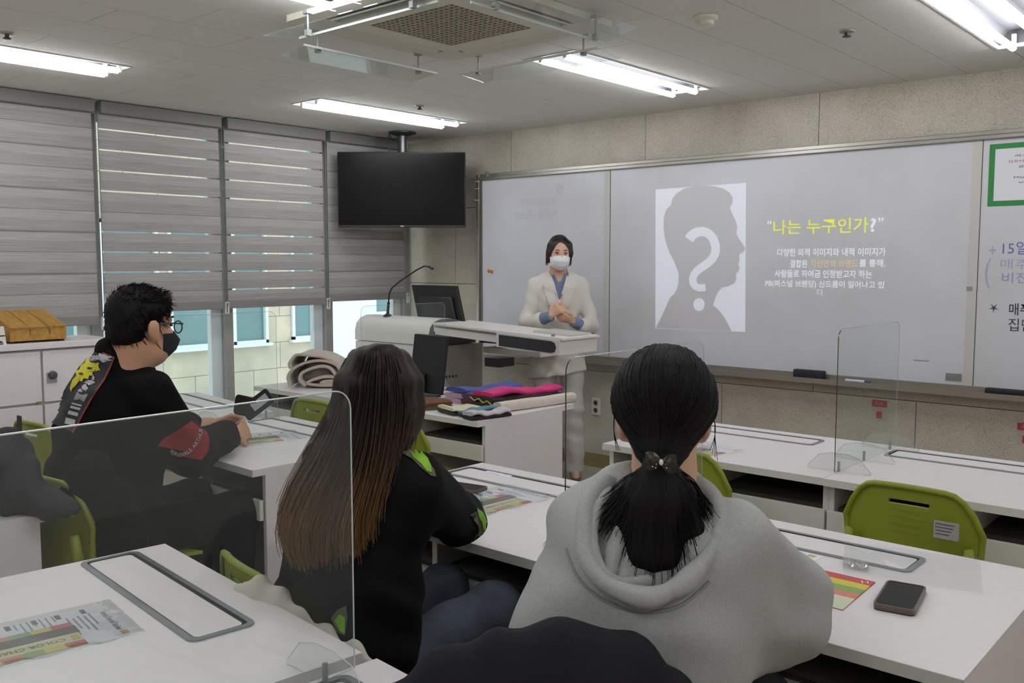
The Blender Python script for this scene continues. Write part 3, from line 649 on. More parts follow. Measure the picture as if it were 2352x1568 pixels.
# ================================================================ CHAIRS (facing +y)
def make_chair():
    t = thing('classroom_chair', 'x', 'chair', group='olive green classroom chairs')
    def back(u, v):
        # u across, v up; rounded-corner plate, gently curved
        x = (u-.5)*2; top = 1.-.06*x*x-.34*max(0, abs(x)-.5)**2.4/.1895
        z = .47+.318*v*(1-(1-top)*v); half = .205-.012*(1-v)
        return (x*half, -.215-.035*v+.045*x*x-.012*math.cos(v*PI), z)
    obj('backrest', sheet(back, 20, 22, .012, skip=lambda u, v: .37 < u < .63 and .80 < v < .885), GREEN, t, smooth=40)
    rim = [back(u, v) for u, v in [(0, i/10) for i in range(11)]]+[back(i/16, 1) for i in range(1, 16)]+[back(1, 1-i/10) for i in range(11)]
    obj('rim', tube([(p[0], p[1]+.0, p[2]) for p in rim], .0095, 7), GREEN, t, smooth='all')
    def seat(u, v):
        x = (u-.5)*2; y = -.20+.42*v
        return (x*(.205-.02*v*v), y, .452+.018*x*x*(1-v*.4)-.035*max(0, v-.75)**2*16*.25+.03*max(0, .2-v)*5*.25)
    obj('seat', sheet(seat, 14, 14, -.012), GREEN, t, smooth=40)
    for i in range(4): obj('vent_rib', box(-.045, .045, -.2605, -.258, .652+.022*i, .6545+.022*i), mat('olive_dark', (120, 130, 32), .6), t)
    for s in (-1, 1):
        obj('leg', tube([(s*.155, .15, .445), (s*.18, .18, .40), (s*.20, .21, .02)], .0115, 8), CHROME, t, smooth='all')
        lg = obj('leg', tube([(s*.177, -.233, .60), (s*.185, -.22, .50), (s*.19, -.20, .42), (s*.20, -.225, .25), (s*.205, -.25, .02)], .0115, 8), CHROME, t, smooth='all')
        obj('collar', tube([(s*.176, -.234, .63), (s*.180, -.228, .56), (s*.187, -.217, .49)], [.014, .018, .017], 8), GREEN, lg, smooth='all')
        for y in (.21, -.25): obj('foot_cap', lathe([(.015, 0), (.015, .02), (.012, .026)], 10), BLACKPL, t, (s*.2025, y, 0))
        obj('seat_rail', tube([(s*.155, .15, .437), (s*.17, -.05, .432), (s*.19, -.2, .425)], .010, 7), CHROME, t)
    return t
chairs = [
    (-.905, 3.11, 0, 'olive green plastic chair with a grey sticker on its back, pushed to the board desk'),
    (-1.742, 3.13, 0, 'olive green plastic chair at the board desk beside the partition, partly behind the ponytail girl'),
    (-3.745, 2.985, .05, 'olive green plastic chair at the desk with the rolled beige coat'),
    (-3.12, 2.965, 0, 'olive green plastic chair at the desk with folded fabrics and black monitor'),
    (-3.05, 1.42, .1, 'olive green plastic chair under the seated man in black'),
    (-4.14, 1.80, .1, 'olive green plastic chair by the window with a black strap hanging on it'),
    (-1.88, 1.425, -.2, 'olive green plastic chair under the long haired girl, a cream coat over its back'),
    (-.93, 1.33, 0, 'olive green plastic chair under the grey hoodie girl, a black coat over its back')]
C0_ = make_chair(); CH = []
for i, (x, y, r_, lb) in enumerate(chairs):
    t = C0_ if i == 0 else dup(C0_); t.location = (x, y, 0); t.rotation_euler = (0, 0, r_); t['label'] = lb; CH.append(t)
    if i == 6: t.scale = (1, 1, .95)
stk = mat('grey_sticker', (176, 176, 176), .5, var=(160, .25))
obj('sticker', box(.085, .155, -.262, -.2575, .655, .707), stk, CH[0]); obj('sticker', box(.10, .150, -.263, -.2585, .655, .725), stk, CH[3])
for a in (.15, .35, .55, .75): obj('sticker_text', box(.09, .09+.06*(.6+a*.4), -.2628, -.2612, .66+.05*a, .6625+.05*a), mat('sticker_print', (90, 90, 92), .6), CH[0])
obj('strap', sheet(lambda u, v: (.02+.05*v+.02*math.sin(v*3)+.03*u, -.285-.02*math.sin(v*PI), .83-.42*v), 2, 10, .006), BLACKPL, CH[5], smooth=True)

# ================================================================ CLEAR PARTITIONS
EDGE_F = mat('acrylic_edge_painted_faint', (168, 172, 172), .2)  # same acrylic edge again, faint look painted in
def partition(x, y0, y1, lb, edge, feet, rz=0, top=1.235, sheetm=None):
    t = thing('acrylic_partition', lb, 'partition', (x, y0, DZ), rz, group='clear acrylic partitions between desks')
    L_ = y1-y0; H_ = top-DZ
    o = rrect(0, L_, .004, H_, .035, 6, (1, 1, 0, 0))
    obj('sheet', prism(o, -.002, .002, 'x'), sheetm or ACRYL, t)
    n = len(o); r_ = .0014
    k_ = 10
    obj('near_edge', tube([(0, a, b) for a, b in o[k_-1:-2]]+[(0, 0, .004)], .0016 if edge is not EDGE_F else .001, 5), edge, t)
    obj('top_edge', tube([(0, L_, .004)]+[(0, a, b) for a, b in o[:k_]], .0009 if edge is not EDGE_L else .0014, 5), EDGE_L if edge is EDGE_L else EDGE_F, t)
    fo = [(-.115, 0), (-.115, .008), (-.075, .052), (-.03, .064), (.03, .064), (.075, .052), (.115, .008), (.115, 0)]
    for f in feet:
        a = L_*f; ft = obj('foot', prism(fo, a-.002, a+.002, 'y'), clear('acrylic_foot', (252, 253, 252), .08, .04), t)
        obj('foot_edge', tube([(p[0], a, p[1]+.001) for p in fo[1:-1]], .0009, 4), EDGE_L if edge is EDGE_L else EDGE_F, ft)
        obj('slot', box(-.0035, .0035, a-.004, a+.004, .0, .036), mat('acrylic_edge_grey', (150, 154, 156), .2), ft)
    return t
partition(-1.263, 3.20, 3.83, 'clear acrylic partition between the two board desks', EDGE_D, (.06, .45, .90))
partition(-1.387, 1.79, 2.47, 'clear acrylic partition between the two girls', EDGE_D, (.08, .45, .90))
partition(-1.300, .38, 1.045, 'clear acrylic partition with bright edges on the desk with the document sleeve', EDGE_L, (.12, .90), top=1.243, sheetm=clear('clear_acrylic_veil', haze=.022, gloss=.03))  # white haze in this sheet stands in for the ceiling reflected in it
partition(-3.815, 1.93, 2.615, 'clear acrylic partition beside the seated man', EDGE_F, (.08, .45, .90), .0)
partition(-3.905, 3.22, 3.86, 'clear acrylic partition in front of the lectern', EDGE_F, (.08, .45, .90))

# ================================================================ THINGS ON THE DESKS
# black monitor on the fabric desk
dm = thing('desk_monitor', 'black flat monitor standing on the desk with folded fabrics', 'monitor', (-3.735, 3.52, DZ+.004), -.06)
tl_ = Matrix(((1, 0, .05, 0), (0, 1, .10, 0), (0, 0, 1, 0), (0, 0, 0, 1)))
obj('panel', xf(box(-.125, .150, -.008, .016, .022, .345, .004), tl_), mat('monitor_back_black', (26, 26, 30), .5), dm)
obj('screen', xf(box(-.118, .143, .0155, .018, .03, .337), tl_), BLACKGL, dm)
obj('stand', join(box(-.05, .02, -.06, -.008, 0, .10, .004), box(-.10, .08, -.10, .06, 0, .008)), BLACKPL, dm)
obj('hinge_block', xf(box(-.045, .02, -.03, -.006, .06, .13, .006), tl_), BLACKPL, dm)

CLR = dict(red=(196, 72, 66), yel=(214, 196, 60), grn=(132, 168, 92), pink=(214, 132, 112), cream=(216, 212, 158), pale=(206, 214, 182), blk=(52, 46, 50), gold=(204, 176, 74))
CM = {k_: mat('print_'+k_, v, .45) for k_, v in CLR.items()}
GREYTXT = mat('grey_print', (140, 142, 160), .6)
def chart_doc(loc, rz, lb, sleeve=True, txt=True, flip=True, cw=.135, cl=.19, cu=.078, cv=.10, W_=.215, H_=.29):
    """printed sheet in a clear sleeve with a striped colour chart card on it; local u across, v towards the reader"""
    t = thing('colour_chart_sheet', lb, 'document', loc, rz, group='colour chart handouts on the desks')
    q = lambda u0, u1, v0, v1, z0, z1: box(u0, u1, -v1, -v0, z0, z1)
    obj('sheet', q(.006, .006+W_, .006, H_, 0, .0012), PAPER, t)
    text('title', 'Personal Color Self Test Sheet', INK, t, (.055, -.034, .0016), (1, 0, 0), (0, 1, 0), height=.013, width=.125)
    obj('emblem', q(.186, .206, .018, .032, .0012, .0018), CM['gold'], t)
    for v in (.055, .105, .15, .2): obj('heading', q(.014, .040, v, v+.010, .0012, .0018), mat('print_heading', (92, 82, 84), .6), t)
    ln = [q(.045+.01*(k_ % 2), .045+.12*(.6+.4*((k_*37) % 10)/10), .052+.011*k_, .0555+.011*k_, .0012, .0017) for k_ in range(5)]
    ln += [q(.014, .05+.02*((k_*7) % 3), .118+.012*k_, .121+.012*k_, .0012, .0017) for k_ in range(7)]
    obj('print_lines', join(*ln), GREYTXT, t, kind='stuff')
    c = obj('chart_card', q(cu, cu+cw, cv, cv+cl, .0018, .0034), CM['cream'], t)
    a = cw*.17; b = cw*.47; e = cw*.82
    obj('stripe', q(cu+a, cu+b, cv-.004, cv+cl, .0034, .004), CM['blk'], c)
    for k_, nm_ in enumerate(('red', 'yel', 'grn', 'pink', 'pale')):
        v0 = cv+cl*k_/5; v1 = cv+cl*(k_+1)/5
        obj('swatch', q(cu, cu+a, v0, v1, .0034, .004), CM[nm_], c); obj('swatch', q(cu+e, cu+cw, v0, v1, .0034, .004), CM[nm_], c)
    obj('gold_mark', q(cu+b+.012, cu+e-.01, cv+.004, cv+.018, .0034, .004), CM['gold'], c)
    text('lettering', 'COLOR CHART', mat('brown_print', (74, 58, 40), .6), c, (cu+e-.026 if not flip else cu+b+.018, -cv-.03, .0042), (0, -1, 0), (1, 0, 0), width=cl*.72, height=.016)
    if sleeve:
        def sl_(u, v):
            z = .0055+.0006*math.sin(5*u+3*v)+.012*max(0, u-.86)*math.sin(9*v+4*u)**2*4
            return (-.003+(W_+.03)*u, -(-.004+(H_+.012)*v), z)
        obj('clear_sleeve', sheet(sl_, 16, 20), ACRYL_THIN, t, smooth=True)
    return t
chart_doc((-1.981, .904, DZ), -.152, 'colour chart and test sheet in a glossy plastic sleeve behind the long haired girl')
chart_doc((-2.022, 2.292, DZ), -.076, 'colour chart and test sheet beside the phone of the long haired girl', H_=.32)
chart_doc((-1.90, 3.395, DZ), -.25, 'colour chart sheet lying on the board desk beside the partition')
chart_doc((-3.415, 2.42, DZ), -.35, 'colour chart and test sheet in front of the man in black')
chart_doc((-1.13, 2.285, DZ), -.10, 'colour chart and test sheet partly under the arm of the hoodie girl', sleeve=False)
cc = thing('striped_card', 'small striped card of red, yellow, green and pink on the hoodie girl desk', 'card', (-.876, 2.150, DZ))
for k_, (nm_, v0, v1) in enumerate((('red', 0, .16), ('yel', .16, .32), ('grn', .32, .48), ('pink', .48, .64), ('pale', .64, 1))):
    f = lambda s, v: ((.0+.038*v if s == 0 else .132+.010*v), -.222*v)
    p = [f(0, v0), f(1, v0), f(1, v1), f(0, v1)]
    obj('stripe', prism([p[3], p[2], p[1], p[0]], .0006, .0026), CM[nm_], cc)
obj('backing', prism([(.037, -.223), (.143, -.223), (.133, .001), (-.001, .001)], 0, .0008), CM['red'], cc)
text('emblem', 'H', PAPER, cc, (.112, -.030, .0028), (.9, .4, 0), (-.4, .9, 0), height=.018)
def phone(loc, rz, lb, case, L_=.16, W_=.078, T=.012):
    t = thing('smartphone', lb, 'phone', loc, rz, group='smartphones on the desks')
    obj('body', prism(rrect(-W_/2, W_/2, -L_/2, L_/2, .012, 4), 0, T), case, t)
    obj('screen', prism(rrect(-W_/2+.004, W_/2-.004, -L_/2+.004, L_/2-.004, .009, 4), T, T+.0006), BLACKGL, t)
    obj('bumper', ring(rrect(-W_/2-.001, W_/2+.001, -L_/2-.001, L_/2+.001, .013, 4), rrect(-W_/2+.003, W_/2-.003, -L_/2+.003, L_/2-.003, .01, 4), T*.3, T+.0014), mat('phone_bumper', (104, 92, 80), .3, .3), t)
    return t
phone((-.660, 2.070, DZ), .42-.26, 'black smartphone in a bronze clear case on the hoodie girl desk', mat('phone_case_brown', (70, 60, 54), .35), .175, .083, .013)
phone((-2.105, 2.155, DZ), 1.75, 'dark smartphone beside the elbow of the long haired girl', mat('phone_case_grey', (120, 112, 114), .35), .16, .08, .010)
es = thing('empty_sleeve', 'empty clear plastic sleeve with a creased shiny corner on the desk', 'sleeve', (-.83, 2.17, DZ))
def esf(u, v):
    x = .0+.30*u-.085*v+.01*u*v; y = .055*u+.235*v+.04*u*v
    z = .002+.03*max(0, .35-u)**1.2*(1.2-v)*abs(math.sin(11*v+6*u))+.003*abs(math.sin(5*u+3*v))
    return (x, y, z)
obj('film', sheet(esf, 26, 20), ACRYL_THIN, es, smooth=True)
obj('creased_corner', sheet(lambda u, v: (-.01+.06*u-.02*v, .03+.05*v+.01*u, .004+.012*abs(math.sin(9*u+5*v))*(1-u*.4)), 12, 8), clear('sleeve_crease', (250, 250, 250), .35, .4, (240, 240, 242)), es)
lo = thing('small_label', 'small white printed slip on the lid of the long haired girl desk', 'slip', (-2.215, 2.392, DZ+.003))
obj('slip', box(0, .12, -.022, .02, 0, .0006), PAPER, lo); text('print', 'hp', mat('green_print', (80, 120, 90), .6), lo, (.085, .0, .0009), (1, 0, 0), (0, 1, 0), height=.012); obj('line', box(.02, .08, -.012, -.010, .0006, .0009), GREYTXT, lo)

# ---------------- folded fabrics
def folded(loc, rz, L_, W_, H_, colour, name, lb, layers=3, seed=0, inner=None, wave=.006, rgb2=None, parts=None):
    t = thing('folded_fabric', lb, 'fabric', loc, rz, group='folded colour fabrics on the desk')
    m_ = mat('fabric_'+name, colour, .9, var=(30, .10), sheen=.1, bump=(300, .15))
    r_ = np.random.default_rng(seed); ph = r_.uniform(0, 6, 8)
    hl = H_/layers
    for k_ in range(layers):
        mm_ = m_ if not inner or k_ == layers-1 else mat('fabric_'+inner[0], inner[1], .9, var=(30, .1), sheen=.1)
        def f(u, v, k_=k_):   # u around flattened oval, v along length
            a = 2*PI*u; ca = math.cos(a); sa = math.sin(a); e = .55
            x = math.copysign(abs(ca)**.75, ca)*(W_/2*(1-.04*k_)); z = math.copysign(abs(sa)**e, sa)*hl*.56
            y = (v-.5)*L_*(1-.02*k_)
            wob = wave*(math.sin(9*v+ph[k_]+2*x/W_)+.6*math.sin(17*v+ph[k_+3]))
            return (x+.4*wob, y, max(0.0, hl*(k_+.56)+z+wob*(.4+k_*.5/layers)+.012*(k_/max(1, layers))*math.sin(4*v+ph[7])))
        S = sheet(f, 22, 26); n = 27
        F = S[1] + [tuple(i*n for i in range(22)), tuple(i*n+26 for i in range(21, -1, -1))]
        obj('layer', (S[0], F), mm_, t, smooth=50)
    return t
folded((-3.43, 3.70, DZ), -.12, .44, .18, .072, (66, 84, 160), 'blue', 'folded blue fabric behind the other fabrics', 3, 1, ('lilac', (188, 156, 176)))
folded((-3.30, 3.70, DZ), -.14, .48, .13, .056, (92, 58, 96), 'purple', 'folded dark purple fabric between the blue and pink fabrics', 2, 2, ('wine', (84, 40, 56)))
folded((-3.185, 3.70, DZ), -.13, .52, .17, .080, (206, 34, 118), 'pink', 'folded bright pink fabric beside the rolled white fabric', 3, 3, ('darkbrown', (52, 42, 40)), wave=.008)
folded((-3.035, 3.665, DZ), -.12, .54, .066, .046, (222, 208, 198), 'white_roll', 'long rolled off white fabric along the desk end', 1, 4, wave=.003)
folded((-3.46, 3.31, DZ), 1.2, .24, .16, .036, (104, 58, 34), 'brown', 'folded brown fabric in front of the black monitor', 2, 5, ('olive', (88, 84, 48)))
folded((-3.205, 3.29, DZ), -.25, .20, .17, .030, (216, 212, 178), 'cream', 'folded cream fabric next to the brown one', 2, 6, ('darkolive', (50, 48, 38)))
folded((-3.085, 3.275, DZ), -.22, .20, .065, .034, (86, 138, 158), 'teal', 'narrow folded teal fabric', 2, 7, ('navy', (40, 42, 60)))
folded((-3.005, 3.255, DZ), -.2, .23, .095, .036, (206, 190, 202), 'lilac_white', 'folded pale lilac fabric at the desk corner', 2, 8, ('black', (36, 30, 34)))
obj('gold_trim', tube([(-.09, -.262, .05), (-.05, -.265, .036), (-.02, -.262, .05), (.02, -.266, .032), (.05, -.262, .044), (.085, -.264, .03)], .0035, 5), mat('gold_braid', (196, 178, 52), .5), [o for o in bpy.data.objects if o.get('label', '').startswith('folded bright pink')][0])

# ================================================================ SOFT SHAPES: distance fields turned into one continuous mesh
V3 = lambda *a: np.array(a, np.float32)
def smin(a, b, k):
    if k <= 0: return np.minimum(a, b)
    h_ = np.maximum(k-np.abs(a-b), 0)/k
    return np.minimum(a, b)-h_*h_*k*.25
def smax(a, b, k): return -smin(-a, -b, k)
def rc(a, b, r0, r1=None):
    a = np.asarray(a, np.float32); b = np.asarray(b, np.float32); r1 = r0 if r1 is None else r1; d = b-a; dd = float(d@d)+1e-9
    def f(P):
        t = np.clip((P-a)@d/dd, 0, 1); q = P-a-t[:, None]*d
        return np.sqrt((q*q).sum(1))-(r0+(r1-r0)*t)
    return f
def chain(pts, rs): return [rc(p, q, r, s) for p, q, r, s in zip(pts, pts[1:], rs, rs[1:])]
def ell(c, r, R=None):
    c = np.asarray(c, np.float32); r = np.asarray(r, np.float32)
    def f(P):
        q = P-c
        if R is not None: q = q@R
        k0 = np.sqrt(((q/r)**2).sum(1)); k1 = np.sqrt(((q/(r*r))**2).sum(1))+1e-6
        return k0*(k0-1)/k1
    return f
def ec(c0, c1, a0, b0, a1, b1, ax):
    """elliptical tapered limb: half width a along ax, half depth b across"""
    c0 = np.asarray(c0, np.float32); c1 = np.asarray(c1, np.float32); d = c1-c0; dd = float(d@d); L_ = math.sqrt(dd); u = d/L_
    ax = np.asarray(ax, np.float32); ax = ax-u*(ax@u); ax = ax/np.linalg.norm(ax); ay = np.cross(u, ax)
    def f(P):
        q = P-c0; t = q@d/dd; tc_ = np.clip(t, 0, 1); a = a0+(a1-a0)*tc_; b = b0+(b1-b0)*tc_; mn = np.minimum(a, b)
        al = (t-tc_)*L_
        return (np.sqrt((q@ax/a)**2+(q@ay/b)**2+(al/mn)**2)-1)*mn
    return f
def stack(secs, ax):
    """secs: (centre, half width, half depth)"""
    return [ec(p[0], q[0], p[1], p[2], q[1], q[2], ax) for p, q in zip(secs, secs[1:])]
class Field:
    def __init__(s, k=.02): s.ops = []; s.k = k; s.disp = None
    def add(s, *fs, k=None):
        for f in fs:
            for g in (f if isinstance(f, list) else [f]): s.ops.append(('u', g, s.k if k is None else k))
        return s
    def sub(s, f, k=.005): s.ops.append(('s', f, k)); return s
    def cutk(s, f, k=.005): s.ops.append(('i', f, k)); return s
    def __call__(s, P):
        P = np.asarray(P, np.float32); d = np.full(len(P), 9., np.float32)
        for o, f, k in s.ops:
            e = f(P); d = smin(d, e, k) if o == 'u' else (smax(d, -e, k) if o == 's' else smax(d, e, k))
        if s.disp: d = d+s.disp(P)
        return d
def netmesh(f, lo, hi, h_):
    lo = np.asarray(lo, float); hi = np.asarray(hi, float); c = 4
    n = (np.ceil((hi-lo)/h_/c).astype(int)+1)*c; nc = n//c
    g = [lo[i]+(np.arange(nc[i])*c+(c-1)/2)*h_ for i in range(3)]
    G = np.stack(np.meshgrid(*g, indexing='ij'), -1).reshape(-1, 3); dc = f(G)
    act = np.abs(dc) < h_*c*2.2
    vol = np.repeat(np.repeat(np.repeat(dc.reshape(nc), c, 0), c, 1), c, 2).astype(np.float32)
    ai = np.argwhere(act.reshape(nc))*c
    off = np.stack(np.meshgrid(*[np.arange(c)]*3, indexing='ij'), -1).reshape(-1, 3)
    idx = (ai[:, None, :]+off[None]).reshape(-1, 3)
    for s in range(0, len(idx), 400000):
        q = idx[s:s+400000]; vol[q[:, 0], q[:, 1], q[:, 2]] = f(lo+q*h_)
    S = vol < 0; m = n-1
    cnt = np.zeros(m, np.float32); acc = np.zeros(tuple(m)+(3,), np.float32)
    sl_ = lambda o: tuple(slice(o[i], o[i]+m[i]) for i in range(3))
    for a in range(3):
        for o1 in (0, 1):
            for o2 in (0, 1):
                o = [0, 0, 0]; o[(a+1) % 3] = o1; o[(a+2) % 3] = o2; e = list(o); e[a] = 1
                v0 = vol[sl_(o)]; v1 = vol[sl_(e)]; x = S[sl_(o)] != S[sl_(e)]
                with np.errstate(all='ignore'): t = np.where(x, v0/(v0-v1), 0)
                cnt += x
                for i in range(3): acc[..., i] += np.where(x, (t if i == a else o[i]), 0)
    mixed = cnt > 0; ids = np.full(m, -1, np.int64); ids[mixed] = np.arange(mixed.sum())
    pos = np.argwhere(mixed)+acc[mixed]/cnt[mixed][:, None]; V = lo+pos*h_
    F = []
    for a in range(3):
        b, c_ = (a+1) % 3, (a+2) % 3
        o = [0, 0, 0]; e = [0, 0, 0]; e[a] = 1
        sz = [n[i]-(1 if i == a else 0) for i in range(3)]
        s0 = S[tuple(slice(0, sz[i]) for i in range(3))]; s1 = S[tuple(slice(e[i], e[i]+sz[i]) for i in range(3))]
        E_ = np.argwhere(s0 != s1); k_ = (E_[:, b] > 0) & (E_[:, c_] > 0) & (E_[:, b] < m[b]) & (E_[:, c_] < m[c_]); E_ = E_[k_]
        if not len(E_): continue
        fl = s0[E_[:, 0], E_[:, 1], E_[:, 2]]
        def at_(db, dc_):
            q = E_.copy(); q[:, b] -= db; q[:, c_] -= dc_; return ids[q[:, 0], q[:, 1], q[:, 2]]
        Q = np.stack([at_(1, 1), at_(0, 1), at_(0, 0), at_(1, 0)], 1); Q[~fl] = Q[~fl][:, ::-1]; F.append(Q)
    F = np.concatenate(F) if F else np.zeros((0, 4), int); F = F[(F >= 0).all(1)]
    return V, F
def soft(name, f, lo, hi, h_, m, parent, relax=1, **k):
    V, F = netmesh(f, lo, hi, h_)
    if relax and len(V):
        for _ in range(relax):
            A = np.zeros_like(V); C_ = np.zeros(len(V))
            for i in range(4):
                j = F[:, (i+1) % 4]; np.add.at(A, F[:, i], V[j]); np.add.at(C_, F[:, i], 1); np.add.at(A, j, V[F[:, i]]); np.add.at(C_, j, 1)
            V = V*.5+.5*A/np.maximum(C_, 1)[:, None]
    me = bpy.data.meshes.new(name); me.vertices.add(len(V)); me.vertices.foreach_set('co', V.astype(np.float32).ravel())
    me.loops.add(F.size); me.loops.foreach_set('vertex_index', F.ravel().astype(np.int32))
    me.polygons.add(len(F)); me.polygons.foreach_set('loop_start', np.arange(0, F.size, 4, dtype=np.int32)); me.update(calc_edges=True); me.validate()
    return obj(name, me, m, parent, smooth='all', **k)
def grad(f, P, e=.002):
    P = np.asarray(P, np.float32); g = np.stack([f(P+np.eye(3, dtype=np.float32)[i]*e)-f(P-np.eye(3, dtype=np.float32)[i]*e) for i in range(3)], 1)
    return g/(np.linalg.norm(g, axis=1, keepdims=True)+1e-9)
def snap(f, P, off, n=4):
    P = np.asarray(P, np.float32)
    for _ in range(n): P = P-grad(f, P)*(f(P)-off)[:, None]
    return P
def march(f, O, D, off, n=70):
    """first point along O + t D where the field falls to off; mask of hits"""
    O = np.asarray(O, np.float32); D = np.asarray(D, np.float32); t = np.zeros(len(O), np.float32)
    for _ in range(n):
        d = f(O+D*t[:, None])-off; t += np.clip(d*.7, -.01, .05)
    P = O+D*t[:, None]; return P, np.abs(f(P)-off) < .008
def biggest(F):
    par = {}
    def fd(a):
        while par.setdefault(a, a) != a: par[a] = par[par[a]]; a = par[a]
        return a
    for q in F:
        for i in q[1:]: par[fd(i)] = fd(q[0])
    if not F: return F
    cnt = {}
    for q in F: cnt[fd(q[0])] = cnt.get(fd(q[0]), 0)+1
    b = max(cnt, key=cnt.get); return [q for q in F if fd(q[0]) == b]
def compact(X, F):
    u = sorted({i for q in F for i in q}); m = {k_: j for j, k_ in enumerate(u)}
    return [tuple(X[i]) for i in u], [tuple(m[i] for i in q) for q in F]
def decal(name, f, rows, d0, m, parent, off=.003, nu=14, nv=18):
    """patch of cloth print: rows = [(v, leftpixel, rightpixel, y)] swept over the surface of field f, seen from d0 metres"""
    r = np.array(rows, float)
    P = []; D = []
    for j in range(nv+1):
        v = j/nv; l = np.interp(v, r[:, 0], r[:, 1]); rt = np.interp(v, r[:, 0], r[:, 2]); yl = np.interp(v, r[:, 0], r[:, 3]); yr = np.interp(v, r[:, 0], r[:, 4])
        for i in range(nu+1):
            u = i/nu; a = at(l+(rt-l)*u, yl+(yr-yl)*u, d0); b = at(l+(rt-l)*u, yl+(yr-yl)*u, d0+1); P.append(a); D.append((b-a)/np.linalg.norm(b-a))
    X, ok = march(f, P, D, off); n = nu+1
    ok[:] = ok & (np.abs(f(X)-off) < .02)
    F = [(j*n+i, j*n+i+1, (j+1)*n+i+1, (j+1)*n+i) for j in range(nv) for i in range(nu) if ok[[j*n+i, j*n+i+1, (j+1)*n+i+1, (j+1)*n+i]].all()]
    return obj(name, compact(X, biggest(F)), m, parent, smooth='all')
def blotch(name, f, poly, d0, m, parent, off=.004):
    """printed blot: polygon in photo pixels laid on field f"""
    c = np.mean(poly, 0); pts = []; F = []; R_ = 4; n = len(poly)
    for k_ in range(1, R_+1): pts += [tuple(c+(np.array(p)-c)*k_/R_) for p in poly]
    pts.append(tuple(c)); ci = len(pts)-1
    for i in range(n): F.append((ci, i, (i+1) % n))
    for k_ in range(R_-1): F += [(k_*n+i, (k_+1)*n+i, (k_+1)*n+(i+1) % n, k_*n+(i+1) % n) for i in range(n)]
    O = [at(*p, d0) for p in pts]; D = [(at(*p, d0+1)-at(*p, d0)) for p in pts]; D = [d/np.linalg.norm(d) for d in D]
    X, ok = march(f, O, D, off); F = [q for q in F if all(ok[i] for i in q)]
    return obj(name, compact(X, biggest(F)), m, parent, smooth='all')
def strands(paths, r0, r1, n=4):
    gs = []
    for p in paths:
        k_ = len(p); gs.append(tube(p, [r0+(r1-r0)*(i/(k_-1))**1.5 for i in range(k_)], n, cap=False))
    return join(*gs)
def spline(P, n):
    P = np.asarray(P, float); t = np.linspace(0, len(P)-1, n); i = np.clip(t.astype(int), 0, len(P)-2); u = (t-i)[:, None]
    g = lambda k_: P[np.clip(i+k_, 0, len(P)-1)]
    a, b, c, d = g(-1), g(0), g(1), g(2)
    return .5*(2*b+(c-a)*u+(2*a-5*b+4*c-d)*u*u+(3*b-a-3*c+d)*u**3)
def folds(*ws):
    """cloth folds: (dx,dy,dz, amplitude, phase)"""
    W_ = np.array(ws, np.float32)
    def f(P):
        d = 0
        for a, b, c, am, ph in W_:
            s = P[:, 0]*a+P[:, 1]*b+P[:, 2]*c+ph; d = d+am*np.sin(s+1.3*np.sin(.37*s+ph*2))
        return d.astype(np.float32)
    return f
